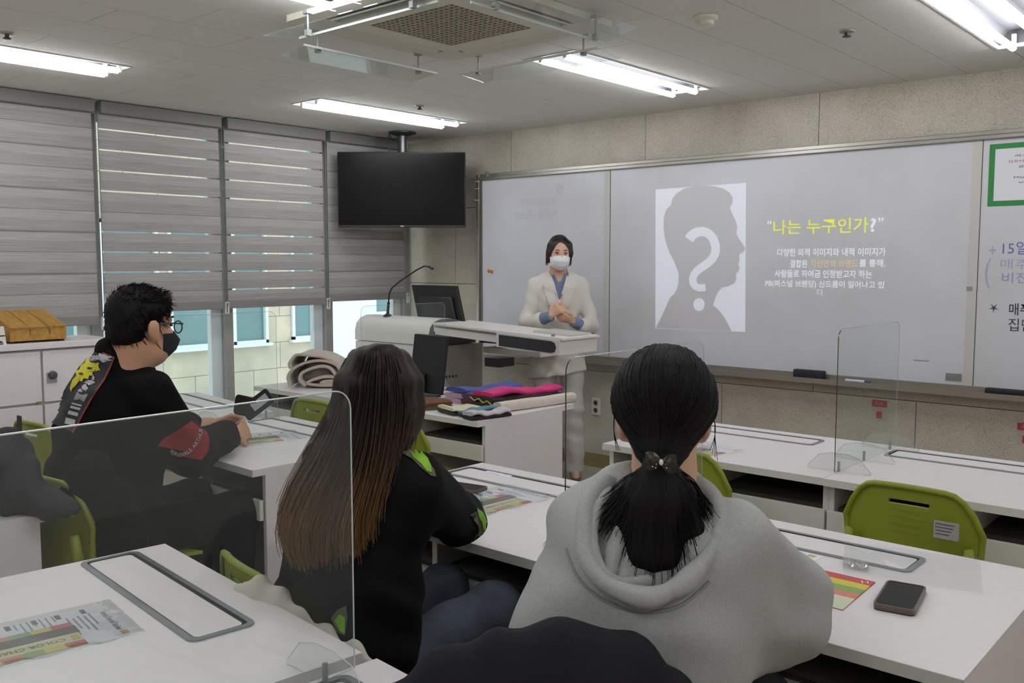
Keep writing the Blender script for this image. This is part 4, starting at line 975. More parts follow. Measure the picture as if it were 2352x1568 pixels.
class Head:
    """head frame: x to the person's right, y out of the face, z up; c = point between the ears"""
    def __init__(s, c, face, pitch=0., size=1., roll=0.):
        fx = np.array([face[0], face[1], 0.]); fx /= np.linalg.norm(fx); r = np.array([fx[1], -fx[0], 0]); u = np.array([0, 0, 1.])
        F_ = fx*math.cos(pitch)+u*math.sin(pitch); U_ = np.cross(r, F_)
        R_ = r*math.cos(roll)+U_*math.sin(roll); U_ = np.cross(R_, F_)
        s.M = np.stack([R_, F_, U_], 1).astype(np.float32); s.c = np.asarray(c, np.float32); s.k = size
    def p(s, x, y, z): return s.c+s.M@(np.array([x, y, z], np.float32)*s.k)
    def e(s, c, r): return ell(s.p(*c), np.array(r)*s.k, s.M)
    def r(s, a, b, r0, r1=None): return rc(s.p(*a), s.p(*b), r0*s.k, None if r1 is None else r1*s.k)
    def mat4(s):
        m = Matrix([[*(s.M[i]*s.k), s.c[i]] for i in range(3)]+[[0, 0, 0, 1]]); return m
    def skin(s, es=1.):
        o = [s.e((0, -.012, .03), (.075, .094, .098)), s.e((0, .028, -.035), (.062, .066, .086)), s.e((0, .040, -.080), (.046, .046, .040)), s.e((0, .068, -.104), (.020, .018, .016)),
             s.e((0, .083, .018), (.045, .016, .016)), s.r((0, .094, .0), (0, .112, -.032), .0085, .0125), s.e((.014, .098, -.036), (.009, .011, .008)), s.e((-.014, .098, -.036), (.009, .011, .008)),
             s.e((0, .088, -.066), (.024, .012, .008)), s.e((0, .086, -.077), (.020, .012, .007)), s.e((.044, .066, -.03), (.020, .022, .02)), s.e((-.044, .066, -.03), (.020, .022, .02)),
             s.r((0, -.025, -.06), (0, -.045, -.15), .054, .056)]
        ears = []
        for q in (-1, 1): ears += [s.e((q*.085*es, -.016, -.012), (.011, .024, .034)), s.e((q*.080*es, -.004, -.042), (.010, .012, .014))]
        return o, ears
    def mask(s, top=-.012, bot=-.118):
        def f(u, v):
            t = (u-.5)*2; a = t*PI/2*.96
            yc = np.interp(v, [0, .4, .75, 1], [.110, .139, .122, .088]); zc = np.interp(v, [0, .4, 1], [top, -.050, bot])
            zs = np.interp(v, [0, 1], [-.028, -.088]); xs = .0735-.006*v; b = abs(math.sin(a))**1.6
            p = s.p(xs*math.sin(a), .026+(yc-.026)*math.cos(a)**.85, zc+(zs-zc)*b); return tuple(p)
        return sheet(f, 24, 16, .0018)
    def loops(s):
        g = []
        for q in (-1, 1):
            g.append(tube([tuple(s.p(*p)) for p in ((q*.071, .03, -.034), (q*.079, .01, -.006), (q*.083, -.012, .016), (q*.080, -.03, .008), (q*.081, -.03, -.03), (q*.077, .0, -.056), (q*.068, .028, -.082))], .0013*s.k, 5))
        return g
def hand(w_, fwd, nrm, side, curl=.6, size=1., spread=.35):
    """palm and five fingers from wrist w_; fwd = along the palm, nrm = out of the back of the hand, side=+1 thumb to fwd x nrm"""
    f = np.array(fwd, float); f /= np.linalg.norm(f); n = np.array(nrm, float); n -= f*(n@f); n /= np.linalg.norm(n); s = np.cross(f, n)*side; w_ = np.array(w_, float); q = size
    fs = [ec(w_, w_+f*.075*q, .026*q, .014*q, .040*q, .013*q, s)]
    for i, (o, ln) in enumerate(((.030, .072), (.010, .080), (-.011, .074), (-.031, .058))):
        b = w_+f*.078*q+s*o*q; d = f+s*o*spread*4; d /= np.linalg.norm(d); a = 0; P = [b]; r_ = [.0098, .0092, .0085, .0072]
        for j, fr in enumerate((.42, .32, .26)):
            a += curl*(.75 if j == 0 else 1.); P.append(P[-1]+(d*math.cos(a)-n*math.sin(a))*ln*fr*q)
        fs += chain(P, [x*q for x in r_])
    t0 = w_+f*.018*q+s*.026*q; t1 = t0+(f*.6+s*.55-n*.35*curl)*.042*q; t2 = t1+(f*.9-s*.25*curl-n*.45*curl)*.032*q; t3 = t2+(f*.8-s*.5*curl-n*.6*curl)*.024*q
    return fs+chain([t0, t1, t2, t3], [.0135*q, .011*q, .0098*q, .0082*q])
SKIN = mat('skin_light', (214, 172, 146), .5, var=(20, .05), spec=.35)
SKIN2 = mat('skin_tan', (196, 150, 120), .5, var=(20, .05), spec=.35)
HAIRB = mat('black_hair', (17, 13, 15), .62, bump=(70, .12), stretch=(6, 6, .5), spec=.18)
HAIRS = mat('black_hair_strand', (18, 14, 15), .55, spec=.2)
# ================================================================ PRESENTER IN THE WHITE SUIT
def presenter():
    er_ = np.array([RGT[0], RGT[1], 0.]); ef = np.array([RGT[1], -RGT[0], 0.])    # picture-right (her left), towards the students
    O = np.array([-3.852, 4.885, 0.]); L = lambda r, f, z: (O+er_*r+ef*f+np.array([0, 0, z])).astype(np.float32)
    t = thing('person', 'standing presenter in a white trouser suit and white mask, hands clasped', 'person', tuple(O))
    lo_ = lambda p: tuple(np.array(p)-O)
    inv = Matrix.Translation(-Vector(O))
    H = Head(L(.002, .03, 1.535), ef*1+er_*.12, -.05, .93, .03)
    so, ears = H.skin()
    B = Field(.02); B.add(so[:4], k=.03); B.add(so[4:], k=.012); B.add(ears, k=.008)
    B.add(rc(L(.002, .0, 1.42), L(0, -.01, 1.34), .045, .05), k=.03)
    B.add(stack([(L(0, 0, 1.34), .13, .06), (L(0, 0, 1.2), .13, .08), (L(-.005, 0, 1.0), .10, .07), (L(-.01, 0, .86), .13, .09)], er_), k=.03)
    wR, wL = L(-.062, .235, 1.128), L(.085, .225, 1.088)
    for sg, el, wr in ((-1, L(-.222, .04, 1.06), wR), (1, L(.225, .04, 1.05), wL)):
        B.add(chain([L(sg*.155, 0, 1.325), el, wr], [.04, .034, .024]), k=.02)
    B.add(hand(wR, er_*.72+np.array([0, 0, .62])+ef*.25, ef*.9-er_*.2+np.array([0, 0, .2]), -1, .75, .93), k=.004)
    B.add(hand(wL, -er_*.85+np.array([0, 0, .35])+ef*.25, ef*.8-np.array([0, 0, .55]), 1, .7, .93), k=.004)
    hipR, hipL, knR, knL, anR, anL = L(-.088, 0, .84), L(.085, 0, .84), L(-.098, .012, .48), L(.103, .012, .48), L(-.095, -.01, .09), L(.118, -.01, .09)
    for a, b, c in ((hipR, knR, anR), (hipL, knL, anL)): B.add(chain([a, b, c], [.07, .05, .035]), k=.02); B.add(rc(c+V3(0, 0, -.05), c+(ef*.13+np.array([0, 0, -.06])).astype(np.float32), .03, .026), k=.02)
    soft('body', B, O+[-.5, -.5, 0], O+[.5, .5, 1.72], .0075, SKIN, t, 1)
    # trousers
    WS = mat('white_suit_cloth', (214, 208, 200), .85, bump=(260, .12), sheen=.1); WT = mat('white_trouser_cloth', (198, 190, 188), .85, bump=(260, .12))
    T = Field(.03)
    T.add(stack([(L(0, 0, .96), .125, .09), (L(0, 0, .82), .165, .105)], er_))
    for a, b, c in ((hipR, knR, anR), (hipL, knL, anL)): T.add(chain([a, b, c+V3(0, 0, -.03)], [.086, .068, .066]))
    T.cutk(lambda P: .045-P[:, 2])
    T.disp = folds((22, 9, 60, .0022, 1), (60, -30, 14, .002, 2.2), (5, 7, 38, .0028, .4))
    soft('trousers', T, O+[-.35, -.35, .03], O+[.35, .35, 1.0], .009, WT, t, 1)
    # shoes
    BR = mat('brown_leather', (96, 66, 50), .4)
    for c in (anR, anL):
        sh = Field(.012); sh.add(ec(c+V3(0, 0, -.062), c+(ef*.14+np.array([0, 0, -.068])).astype(np.float32), .036, .026, .034, .018, er_)); sh.cutk(lambda P: .002-P[:, 2])
        soft('shoe', sh, c+[-.2, -.2, -.12], c+[.2, .2, .03], .008, BR, t)
    # blue shirt
    BLUE = mat('blue_shirt', (122, 136, 166), .8, var=(40, .12), bump=(200, .1))
    S = Field(.02)
    S.add(stack([(L(0, .0, 1.36), .08, .058), (L(0, .0, 1.25), .15, .092), (L(0, 0, 1.0), .118, .085)], er_)); S.add(rc(L(.002, -.012, 1.40), L(.002, .0, 1.345), .052, .066))
    S.sub(rc(L(.002, .045, 1.45), L(.002, .075, 1.36), .044, .022)); 
    soft('shirt', S, O+[-.3, -.3, .95], O+[.3, .3, 1.45], .007, BLUE, t, 1)
    for a, b, r0, r1 in ((L(-.135, .178, 1.092), L(-.068, .232, 1.123), .040, .036), (L(.155, .165, 1.052), L(.09, .222, 1.082), .040, .036)):
        c = Field(.01); c.add(rc(a, b, r0, r1)); c.disp = folds((70, 40, 20, .002, 0), (20, 60, 80, .0015, 1))
        q = (np.array(b)-np.array(a)); q = q/np.linalg.norm(q); b0 = np.array(b)+q*.012
        c.cutk(lambda P, q=q, b0=b0: (P-b0.astype(np.float32))@q.astype(np.float32))
        soft('shirt_cuff', c, np.minimum(a, b)-.08, np.maximum(a, b)+.08, .006, BLUE, t, 1)
    # jacket
    J = Field(.025)
    J.add(stack([(L(0, -.005, 1.355), .125, .066), (L(0, 0, 1.30), .150, .092), (L(0, .004, 1.2), .148, .106), (L(-.003, 0, 1.05), .136, .100), (L(-.005, 0, .97), .138, .102), (L(-.008, .0, .84), .178, .120), (L(-.010, .005, .725), .198, .128)], er_))
    J.add(rc(L(.002, -.03, 1.40), L(0, -.02, 1.36), .062, .085))
    J.cutk(lambda P: (.722+.03*((P-O.astype(np.float32))@er_.astype(np.float32))/.2)-P[:, 2])
    for sg, el, cu in ((-1, L(-.218, .035, 1.062), L(-.135, .178, 1.092)), (1, L(.220, .035, 1.05), L(.155, .165, 1.052))):
        sh = L(sg*.150, -.004, 1.325)
        J.add(rc(sh, el, .050, .052), rc(el, cu, .052, .054), k=.02)
    J.add(rc(L(-.172, -.004, 1.343), L(-.09, -.014, 1.378), .018, .026), rc(L(.175, -.004, 1.335), L(.09, -.014, 1.375), .018, .026), k=.022)
    e32, f32 = er_.astype(np.float32), ef.astype(np.float32); O32 = O.astype(np.float32)
    def vee(P):
        q = P-O32; r = q@e32; f = q@f32; wv = .058*(P[:, 2]-1.222)/.17
        return np.maximum(np.abs(r-.002)-wv, -(f-.01))*.9
    J.sub(vee, .003)
    J.sub(rc(L(.002, -.005, 1.52), L(.002, .0, 1.36), .056, .056), .004)
    J.disp = folds((30, 20, 45, .0022, .3), (8, -14, 34, .0028, 1.7), (50, 30, -25, .0018, 2.6))
    soft('jacket', J, O+[-.42, -.42, .68], O+[.42, .42, 1.45], .0075, WS, t, 1)
    # lapels and details laid on the jacket
    def lapel(pts, off):
        gx = []; n = 8
        a, b, c, d = [np.array(p) for p in pts]
        P = [(a*(1-u)+b*u)*(1-v)+(d*(1-u)+c*u)*v for v in np.linspace(0, 1, n+1) for u in np.linspace(0, 1, n+1)]
        X, ok = march(J, [L(p[0], .30, p[1]) for p in P], [(-f32) for _ in P], off)
        F_ = [(j*(n+1)+i, j*(n+1)+i+1, (j+1)*(n+1)+i+1, (j+1)*(n+1)+i) for j in range(n) for i in range(n)]
        F_ = [q for q in F_ if all(ok[i] for i in q)]
        V_ = [tuple(p) for p in X]; m_ = len(V_); V_ += [tuple(p-f32*.006) for p in X]
        return V_, F_+[tuple(i+m_ for i in reversed(q)) for q in F_]
    for sg in (-1, 1):
        obj('lapel', lapel([(sg*.052, 1.385), (sg*.108, 1.318), (sg*.085, 1.292), (sg*.012, 1.262)], .012), WS, t, smooth=40)
        obj('lapel', lapel([(sg*.036, 1.318), (sg*.106, 1.300), (sg*.066, 1.19), (sg*.006, 1.135)], .010), WS, t, smooth=40)
        X, ok = march(J, [L(sg*.028, .3, z) for z in (1.37, 1.33, 1.295)], [-f32]*3, .001)
        obj('shirt_collar', sheet(lambda u, v, sg=sg: tuple(L(sg*(.044-.040*v+.010*u), .058+.030*v, 1.395-.115*v-.02*u*(1-v))), 4, 8, .004), BLUE, t, smooth=40)
    bt_, ok = march(J, [L(.055, .3, .955), L(-.045, .3, .955)], [-f32]*2, .002)
    for p in bt_: obj('button', xf(lathe([(.011, 0), (.011, .003), (.007, .005)], 14), Matrix.Translation(Vector(p)) @ Matrix.Rotation(YAW, 4, 'Z') @ Matrix.Rotation(PI/2, 4, 'X')), mat('button_pearl', (190, 182, 172), .3), t, smooth=True)
    # hair
    hr = Field(.02); hr.add(H.e((0, -.020, .034), (.086, .102, .098)), H.e((0, -.04, -.02), (.082, .080, .09)))
    for sg in (-1, 1): hr.add(H.r((sg*.070, .022, .06), (sg*.076, .022, .0), .018, .015), H.r((sg*.076, .022, .0), (sg*.078, .010, -.066), .015, .007), k=.03)
    hr.sub(H.e((.0, .116, -.010), (.060, .080, .096)), .014)
    hr.sub(H.e((.0, .06, -.13), (.065, .085, .075)), .012)
    hr.disp = folds((90, 70, 8, .0009, 0), (50, -60, 10, .001, 1))
    soft('hair', hr, H.c-.16, H.c+.17, .006, mat('dark_brown_hair', (34, 26, 26), .45, bump=(60, .4), stretch=(6, 6, .6)), t, 1)
    ps = []
    for i in range(60):
        sg = -1 if i % 2 else 1; a = rng.uniform(0, 1); ps.append([tuple(H.p(sg*(.015+.03*a), .070-.07*a, .114)), tuple(H.p(sg*(.078+.003*rng.normal()), .040-.06*a, .06)), tuple(H.p(sg*(.090+.004*rng.normal()), .028-.05*a, -.01)), tuple(H.p(sg*(.084+.005*rng.normal()), .018-.05*a, -.075-.02*rng.random()))])
    obj('hair_strands', strands([spline(p, 8) for p in ps], .0018, .0006), mat('dark_brown_strand', (38, 29, 28), .4), t, kind='stuff')
    MASKW = mat('white_mask', (228, 228, 232), .8)
    mk_ = obj('face_mask', H.mask(), MASKW, t, smooth=40)
    for g in H.loops(): obj('ear_loop', g, MASKW, mk_)
    EYE = mat('dark_eye', (36, 24, 22), .3); BROW = mat('eyebrow_brown', (70, 50, 44), .8); EW = mat('eye_white', (205, 196, 190), .4)
    for sg in (-1, 1):
        ew = Field(0); ew.add(H.e((sg*.030, .0855, .001), (.0145, .006, .0058))); ey = soft('eye', ew, H.p(sg*.030, .085, .001)-.02, H.p(sg*.030, .085, .001)+.02, .0022, EW, t, 0)
        ir = Field(0); ir.add(H.e((sg*.030, .089, .001), (.0062, .0045, .0056))); soft('iris', ir, H.p(sg*.030, .09, .001)-.012, H.p(sg*.030, .09, .001)+.012, .0015, EYE, ey, 0)
        obj('eyelid', tube([tuple(H.p(sg*x, y, z)) for x, y, z in ((.0145, .088, .002), (.022, .0925, .0068), (.030, .094, .0078), (.040, .090, .006), (.047, .083, .001))], .0016, 5), EYE, t)
        obj('eyebrow', tube([tuple(H.p(sg*x, y, z)) for x, y, z in ((.014, .098, .020), (.026, .0995, .0255), (.038, .094, .0265), (.048, .084, .021))], [.0014, .0026, .0022, .001], 6), BROW, t)
    for o in t.children: o.location = inv.translation
presenter()
# ================================================================ MAN IN THE BLACK SWEATER
def seated_man():
    O = np.array([-3.12, 1.42, 0.]); 
    t = thing('person', 'seated man in a black printed sweater, glasses and black mask, holding a phone', 'person', tuple(O))
    ax = np.array([1, .06, 0.])
    H = Head((-2.985, 1.515, 1.262), (-.12, 1.), -.06, 1.0, .0)
    so, ears = H.skin(1.03)
    neck = V3(-3.03, 1.475, 1.13)
    B = Field(.02); B.add(so[:4], k=.03); B.add(so[4:], k=.012); B.add(ears, k=.008)
    B.add(rc(H.p(0, -.02, -.07), neck, .064, .072), k=.04); B.add(H.e((0, .02, -.10), (.06, .05, .035)), k=.04)
    tor = [(V3(-3.05, 1.47, 1.05), .12, .07), (V3(-3.08, 1.46, .95), .15, .10), (V3(-3.10, 1.44, .76), .15, .11), (V3(-3.12, 1.41, .58), .15, .11)]
    B.add(stack(tor, ax), k=.03)
    shR, elR, wrR = V3(-2.90, 1.49, 1.03), V3(-3.03, 1.70, .785), V3(-3.255, 2.03, .775)
    shL, elL, wrL = V3(-3.30, 1.50, 1.03), V3(-3.52, 1.75, .80), V3(-3.43, 2.02, .80)
    B.add(chain([shR, elR, wrR], [.045, .04, .03]), chain([shL, elL, wrL], [.045, .04, .032]), k=.02)
    B.add(hand(wrR, (-.45, .85, .12), (.75, .45, .35), 1, .75, 1.08), k=.004)
    B.add(hand(wrL, (.25, .95, .15), (-.6, .2, .7), -1, .55, 1.08), k=.004)
    for s in (-1, 1):
        hp, kn, an = V3(-3.13+s*.10, 1.42, .54), V3(-3.13+s*.15, 1.85, .54), V3(-3.13+s*.15, 1.83, .09)
        B.add(chain([hp, kn, an], [.08, .06, .04]), k=.02); B.add(rc(an, an+V3(0, .14, -.04), .04, .03))
    soft('body', B, (-3.75, 1.1, 0.02), (-2.65, 2.25, 1.46), .0085, SKIN2, t, 1)
    BLK = mat('black_sweater', (17, 15, 16), .95, bump=(240, .2), spec=.15)
    S = Field(.035)
    S.add(stack([(V3(-3.035, 1.475, 1.12), .085, .085), (V3(-3.05, 1.472, 1.07), .17, .105), (V3(-3.075, 1.46, .98), .21, .148), (V3(-3.10, 1.445, .85), .215, .165), (V3(-3.11, 1.42, .70), .215, .17), (V3(-3.12, 1.40, .56), .205, .17)], ax))
    S.add(chain([shR, elR, V3(-3.215, 1.965, .79)], [.085, .078, .060]), chain([shL, elL, V3(-3.46, 1.94, .81)], [.085, .075, .058]), k=.03)
    S.add(rc(V3(-3.04, 1.462, 1.09), V3(-3.035, 1.452, 1.150), .092, .082), k=.015)
    S.sub(rc(H.p(0, -.02, -.02), V3(-3.03, 1.48, 1.10), .064, .070), .006)
    S.sub(rc(V3(-3.225, 1.985, .788), V3(-3.32, 2.12, .78), .05, .05), .004)
    S.disp = folds((18, 26, 30, .004, 0), (-30, 22, 40, .003, 1.2), (60, 40, 20, .0018, .5))
    soft('sweater', S, (-3.75, 1.08, .42), (-2.72, 2.12, 1.22), .010, BLK, t, 1)
    # trousers
    T = Field(.03)
    T.add(stack([(V3(-3.14, 1.40, .60), .19, .16), (V3(-3.14, 1.42, .52), .20, .17)], ax))
    for s in (-1, 1):
        hp, kn, an = V3(-3.13+s*.10, 1.42, .54), V3(-3.13+s*.15, 1.85, .54), V3(-3.13+s*.15, 1.83, .10)
        T.add(chain([hp, kn, an], [.10, .082, .062]))
    T.disp = folds((20, 30, 24, .003, 0), (44, 12, 40, .002, 1))
    soft('trousers', T, (-3.5, 1.15, .05), (-2.75, 2.0, .72), .013, mat('black_trousers', (20, 20, 23), .95, spec=.2), t, 1)
    for s in (-1, 1):
        an = V3(-3.13+s*.15, 1.83, .06); f = Field(.02); f.add(ec(an+V3(0, -.05, -.015), an+V3(0, .16, -.025), .045, .04, .04, .03, (1, 0, 0))); f.cutk(lambda P: .002-P[:, 2])
        soft('shoe', f, an-.2, an+.25, .012, mat('black_shoe', (30, 30, 32), .5), t)
    # print on the back, seen over his right shoulder blade
    PD = mat('print_charcoal', (62, 66, 70), .8, var=(25, .5)); PW = mat('print_grey_white', (196, 198, 204), .8); PY = mat('print_yellow', (214, 206, 50), .8); PR = mat('print_red_border', (176, 72, 72), .8)
    pr = decal('back_print', S, [(0, 210, 262, 806, 822), (.3, 168, 238, 865, 870), (.55, 138, 208, 918, 918), (.8, 116, 182, 958, 966), (1, 108, 166, 966, 992)], 2.3, PD, t, .004, 18, 24)
    rdw = [(207, 806), (235, 810), (262, 821), (252, 845), (240, 870), (224, 893), (208, 918), (195, 942), (182, 967), (167, 993)]
    def line(pts, off, r_, m_):
        X, ok = march(S, [at(*p, 2.3) for p in pts], [(at(*p, 3.3)-at(*p, 2.3))/np.linalg.norm(at(*p, 3.3)-at(*p, 2.3)) for p in pts], off); X = X[ok]
        return obj('print_border', tube([tuple(x) for x in X], r_, 5), m_, pr)
    line(rdw, .004, .0028, PR)
    r2 = np.random.default_rng(3)
    def jag(c, rx, ry, n=22, am=.45): return [(c[0]+rx*math.cos(t)*(1+am*r2.uniform(-1, 1)), c[1]+ry*math.sin(t)*(1+am*r2.uniform(-1, 1))) for t in np.linspace(0, 2*PI, n, endpoint=False)]
    blotch('print_white', S, jag((232, 824), 22, 10), 2.3, PW, pr, .0052)
    blotch('print_white', S, jag((210, 822), 9, 7), 2.3, PW, pr, .0052)
    blotch('print_charcoal', S, jag((226, 832), 9, 5), 2.3, PD, pr, .0060)
    blotch('print_yellow', S, [(203, 822), (208, 832), (220, 834), (227, 832), (226, 842), (231, 851), (221, 848), (213, 853), (212, 862), (205, 862), (202, 870), (192, 868), (188, 876), (178, 872), (170, 882), (163, 900), (160, 892), (166, 872), (176, 862), (172, 852), (182, 848), (186, 838), (194, 834), (198, 824)], 2.3, PY, pr, .0068)
    blotch('print_hole', S, jag((186, 858), 5, 3), 2.3, PD, pr, .0078); blotch('print_hole', S, jag((206, 845), 6, 3), 2.3, PD, pr, .0078)
    for c, rx, ry in (((206, 878), 10, 5), ((196, 890), 6, 8), ((184, 896), 5, 4), ((214, 868), 4, 6)): blotch('print_white', S, jag(c, rx, ry, 16, .6), 2.3, PW, pr, .0062)
    blotch('print_grey', S, [(176, 900), (202, 905), (193, 922), (169, 917)], 2.3, mat('print_mid_grey', (150, 152, 158), .8), pr, .006)
    for yy, hh in ((924, 3), (931, 5), (942, 8), (958, 14)):
        k_ = (yy-922)*.44; blotch('print_bar', S, [(167-k_, yy), (189-k_, yy+6), (187-k_, yy+6+hh), (164-k_, yy+hh)], 2.3, PW, pr, .006)
    RD = mat('red_sleeve_panel', (150, 30, 36), .85, var=(18, .2))
    b1 = decal('sleeve_band', S, [(0, 440, 452, 966, 975), (.35, 408, 462, 988, 985), (.7, 372, 452, 1010, 1012), (1, 362, 440, 1024, 1040)], 2.5, RD, t, .003, 12, 14)
    b2 = decal('sleeve_band', S, [(0, 462, 474, 984, 990), (.4, 460, 482, 1004, 1010), (.75, 435, 478, 1030, 1038), (1, 405, 462, 1046, 1056)], 2.5, RD, t, .003, 12, 14)
    # white lettering along the black stripe
    A, f, wd, ht = text_geo('PERCIVALE ARTHUR'); path = spline([(392, 1036), (410, 1044), (428, 1040), (446, 1024), (458, 1004), (462, 984)], 60); sl_ = np.linspace(0, 1, 60)
    P2 = []
    for q in A:
        s = q[0]/wd; c = np.array([np.interp(s, sl_, path[:, 0]), np.interp(s, sl_, path[:, 1])]); d = np.array([np.interp(min(s+.02, 1), sl_, path[:, i])-np.interp(max(s-.02, 0), sl_, path[:, i]) for i in (0, 1)]); d /= np.linalg.norm(d)
        P2.append(c+np.array([d[1], -d[0]])*((q[1]/ht-.5)*9))
    X, ok = march(S, [at(*p, 2.5) for p in P2], [(at(*p, 3.5)-at(*p, 2.5))/np.linalg.norm(at(*p, 3.5)-at(*p, 2.5)) for p in P2], .005)
    obj('sleeve_lettering', ([tuple(x) for x in X], [q for q in f if all(ok[i] for i in q)]), PW, t)
    # hair: short, spiky
    hr = Field(.02); hr.add(H.e((0, -.024, .040), (.084, .104, .092)), H.e((0, -.05, -.012), (.077, .070, .075)), H.e((0, .048, .082), (.062, .050, .036)))
    hr.sub(H.e((0, .135, -.02), (.085, .085, .085)), .015)
    for sg in (-1, 1): hr.sub(H.e((sg*.09, .028, -.052), (.045, .062, .052)), .01)
    hr.sub(H.e((.085, -.012, -.018), (.03, .028, .036)), .006); hr.sub(H.e((-.085, -.012, -.018), (.03, .028, .036)), .006)
    hr.disp = folds((120, 60, 90, .0010, 0), (60, -110, 80, .001, 1))
    soft('hair', hr, H.c-.17, H.c+.18, .0065, HAIRB, t, 0)
    ps = []
    u = rng.normal(size=(3000, 3)); u /= np.linalg.norm(u, axis=1, keepdims=True); c0 = H.p(0, -.02, .04)
    Q = snap(hr, c0+(u*np.array([.088, .11, .10]))@H.M.T, -.002)
    ok = hr(Q) < .004; Q = Q[ok]; u = u[ok]; G = grad(hr, Q)
    for q, g in zip(Q, G):
        if (q-H.c)@H.M[:, 2] < -.06: continue
        d = g*.28+H.M[:, 1]*.40-H.M[:, 2]*(.55 if (q-H.c)@H.M[:, 2] < .07 else -.05)+rng.normal(size=3)*.10; d /= np.linalg.norm(d); ln = rng.uniform(.014, .026)
        ps.append([tuple(q), tuple(q+d*ln*.6), tuple(q+d*ln-H.M[:, 2]*.003)])
    obj('hair_strands', strands(ps, .0013, .0004, 3), HAIRS, t, kind='stuff')
    MB_ = mat('black_mask', (30, 29, 32), .85)
    mk_ = obj('face_mask', H.mask(-.020, -.118), MB_, t, smooth=40)
    for g in H.loops(): obj('ear_loop', g, MB_, mk_)
    FR = mat('black_glasses_frame', (18, 18, 20), .3)
    gl = obj('glasses', tube([tuple(H.p(-.012, .122, .004)), tuple(H.p(0, .125, .007)), tuple(H.p(.012, .122, .004))], .002, 5), FR, t)
    for sg in (-1, 1): obj('temple', tube([tuple(H.p(sg*.084, -.005, .006)), tuple(H.p(sg*.082, .05, .008)), tuple(H.p(sg*.072, .108, .006))], .0026, 6), FR, gl)
    for sg in (-1, 1):
        o_ = [(sg*.041+.029*math.cos(a)*(1 if abs(math.cos(a)) < .9 else 1), .118-.012*abs(sg*.041+.029*math.cos(a))/.07, -.006+.021*math.sin(a)) for a in np.linspace(0, 2*PI, 22)]
        obj('lens_rim', tube([tuple(H.p(*p)) for p in o_], .0023, 5), FR, gl); obj('lens', ([tuple(H.p(*p)) for p in o_[:-1]], [tuple(range(21))]), clear('spectacle_lens', (250, 252, 252), .01, .05), gl)
    for sg in (-1, 1):
        obj('eyebrow', tube([tuple(H.p(sg*x, y, z)) for x, y, z in ((.014, .099, .024), (.028, .0995, .029), (.046, .088, .026))], [.002, .0034, .0015], 6), HAIRS, t)
        ey = Field(0); ey.add(H.e((sg*.031, .0875, .0), (.013, .006, .005))); soft('eye', ey, H.p(sg*.031, .087, 0)-.02, H.p(sg*.031, .087, 0)+.02, .0025, mat('dark_eye', (36, 24, 22), .3), t, 0)
    for o in t.children: o.location = -Vector(O)
    # what he holds: phone in an open flip case (a thing of its own)
    c = at(590, 930, 3.74); ph = thing('flip_case_phone', 'black phone in an open flip case held by the seated man', 'phone', tuple(c))
    ex = RGT*.80+np.array([0, 0, .60]); ex /= np.linalg.norm(ex); ey_ = np.cross(FWD, ex); ey_ /= np.linalg.norm(ey_); ez = np.cross(ex, ey_)
    Mx = Matrix([[ex[i], ey_[i], ez[i], 0] for i in range(3)]+[[0, 0, 0, 1]])
    obj('phone_body', xf(prism(rrect(-.065, .072, -.034, .034, .010, 4), -.005, .005), Mx), mat('phone_dark', (44, 46, 52), .35), ph)
    obj('label_plate', xf(join(box(-.02, .058, -.018, .016, -.0064, -.005), box(-.02, .058, -.018, .016, .005, .0064)), Mx), mat('silver_label', (176, 178, 186), .35), ph)
    ex2 = RGT*.25+np.array([0, 0, .95])-FWD*.3; ex2 /= np.linalg.norm(ex2); ey2 = RGT-ex2*(RGT@ex2); ey2 /= np.linalg.norm(ey2); ez2 = np.cross(ex2, ey2)
    M2 = Matrix([[ex2[i], ey2[i], ez2[i], -RGT[i]*.045] for i in range(3)]+[[0, 0, 0, 1]])
    obj('case_flap', xf(prism(rrect(-.05, .04, -.045, .040, .014, 4), -.003, .003), M2), mat('flap_brown_black', (48, 44, 38), .5), ph)
seated_man()
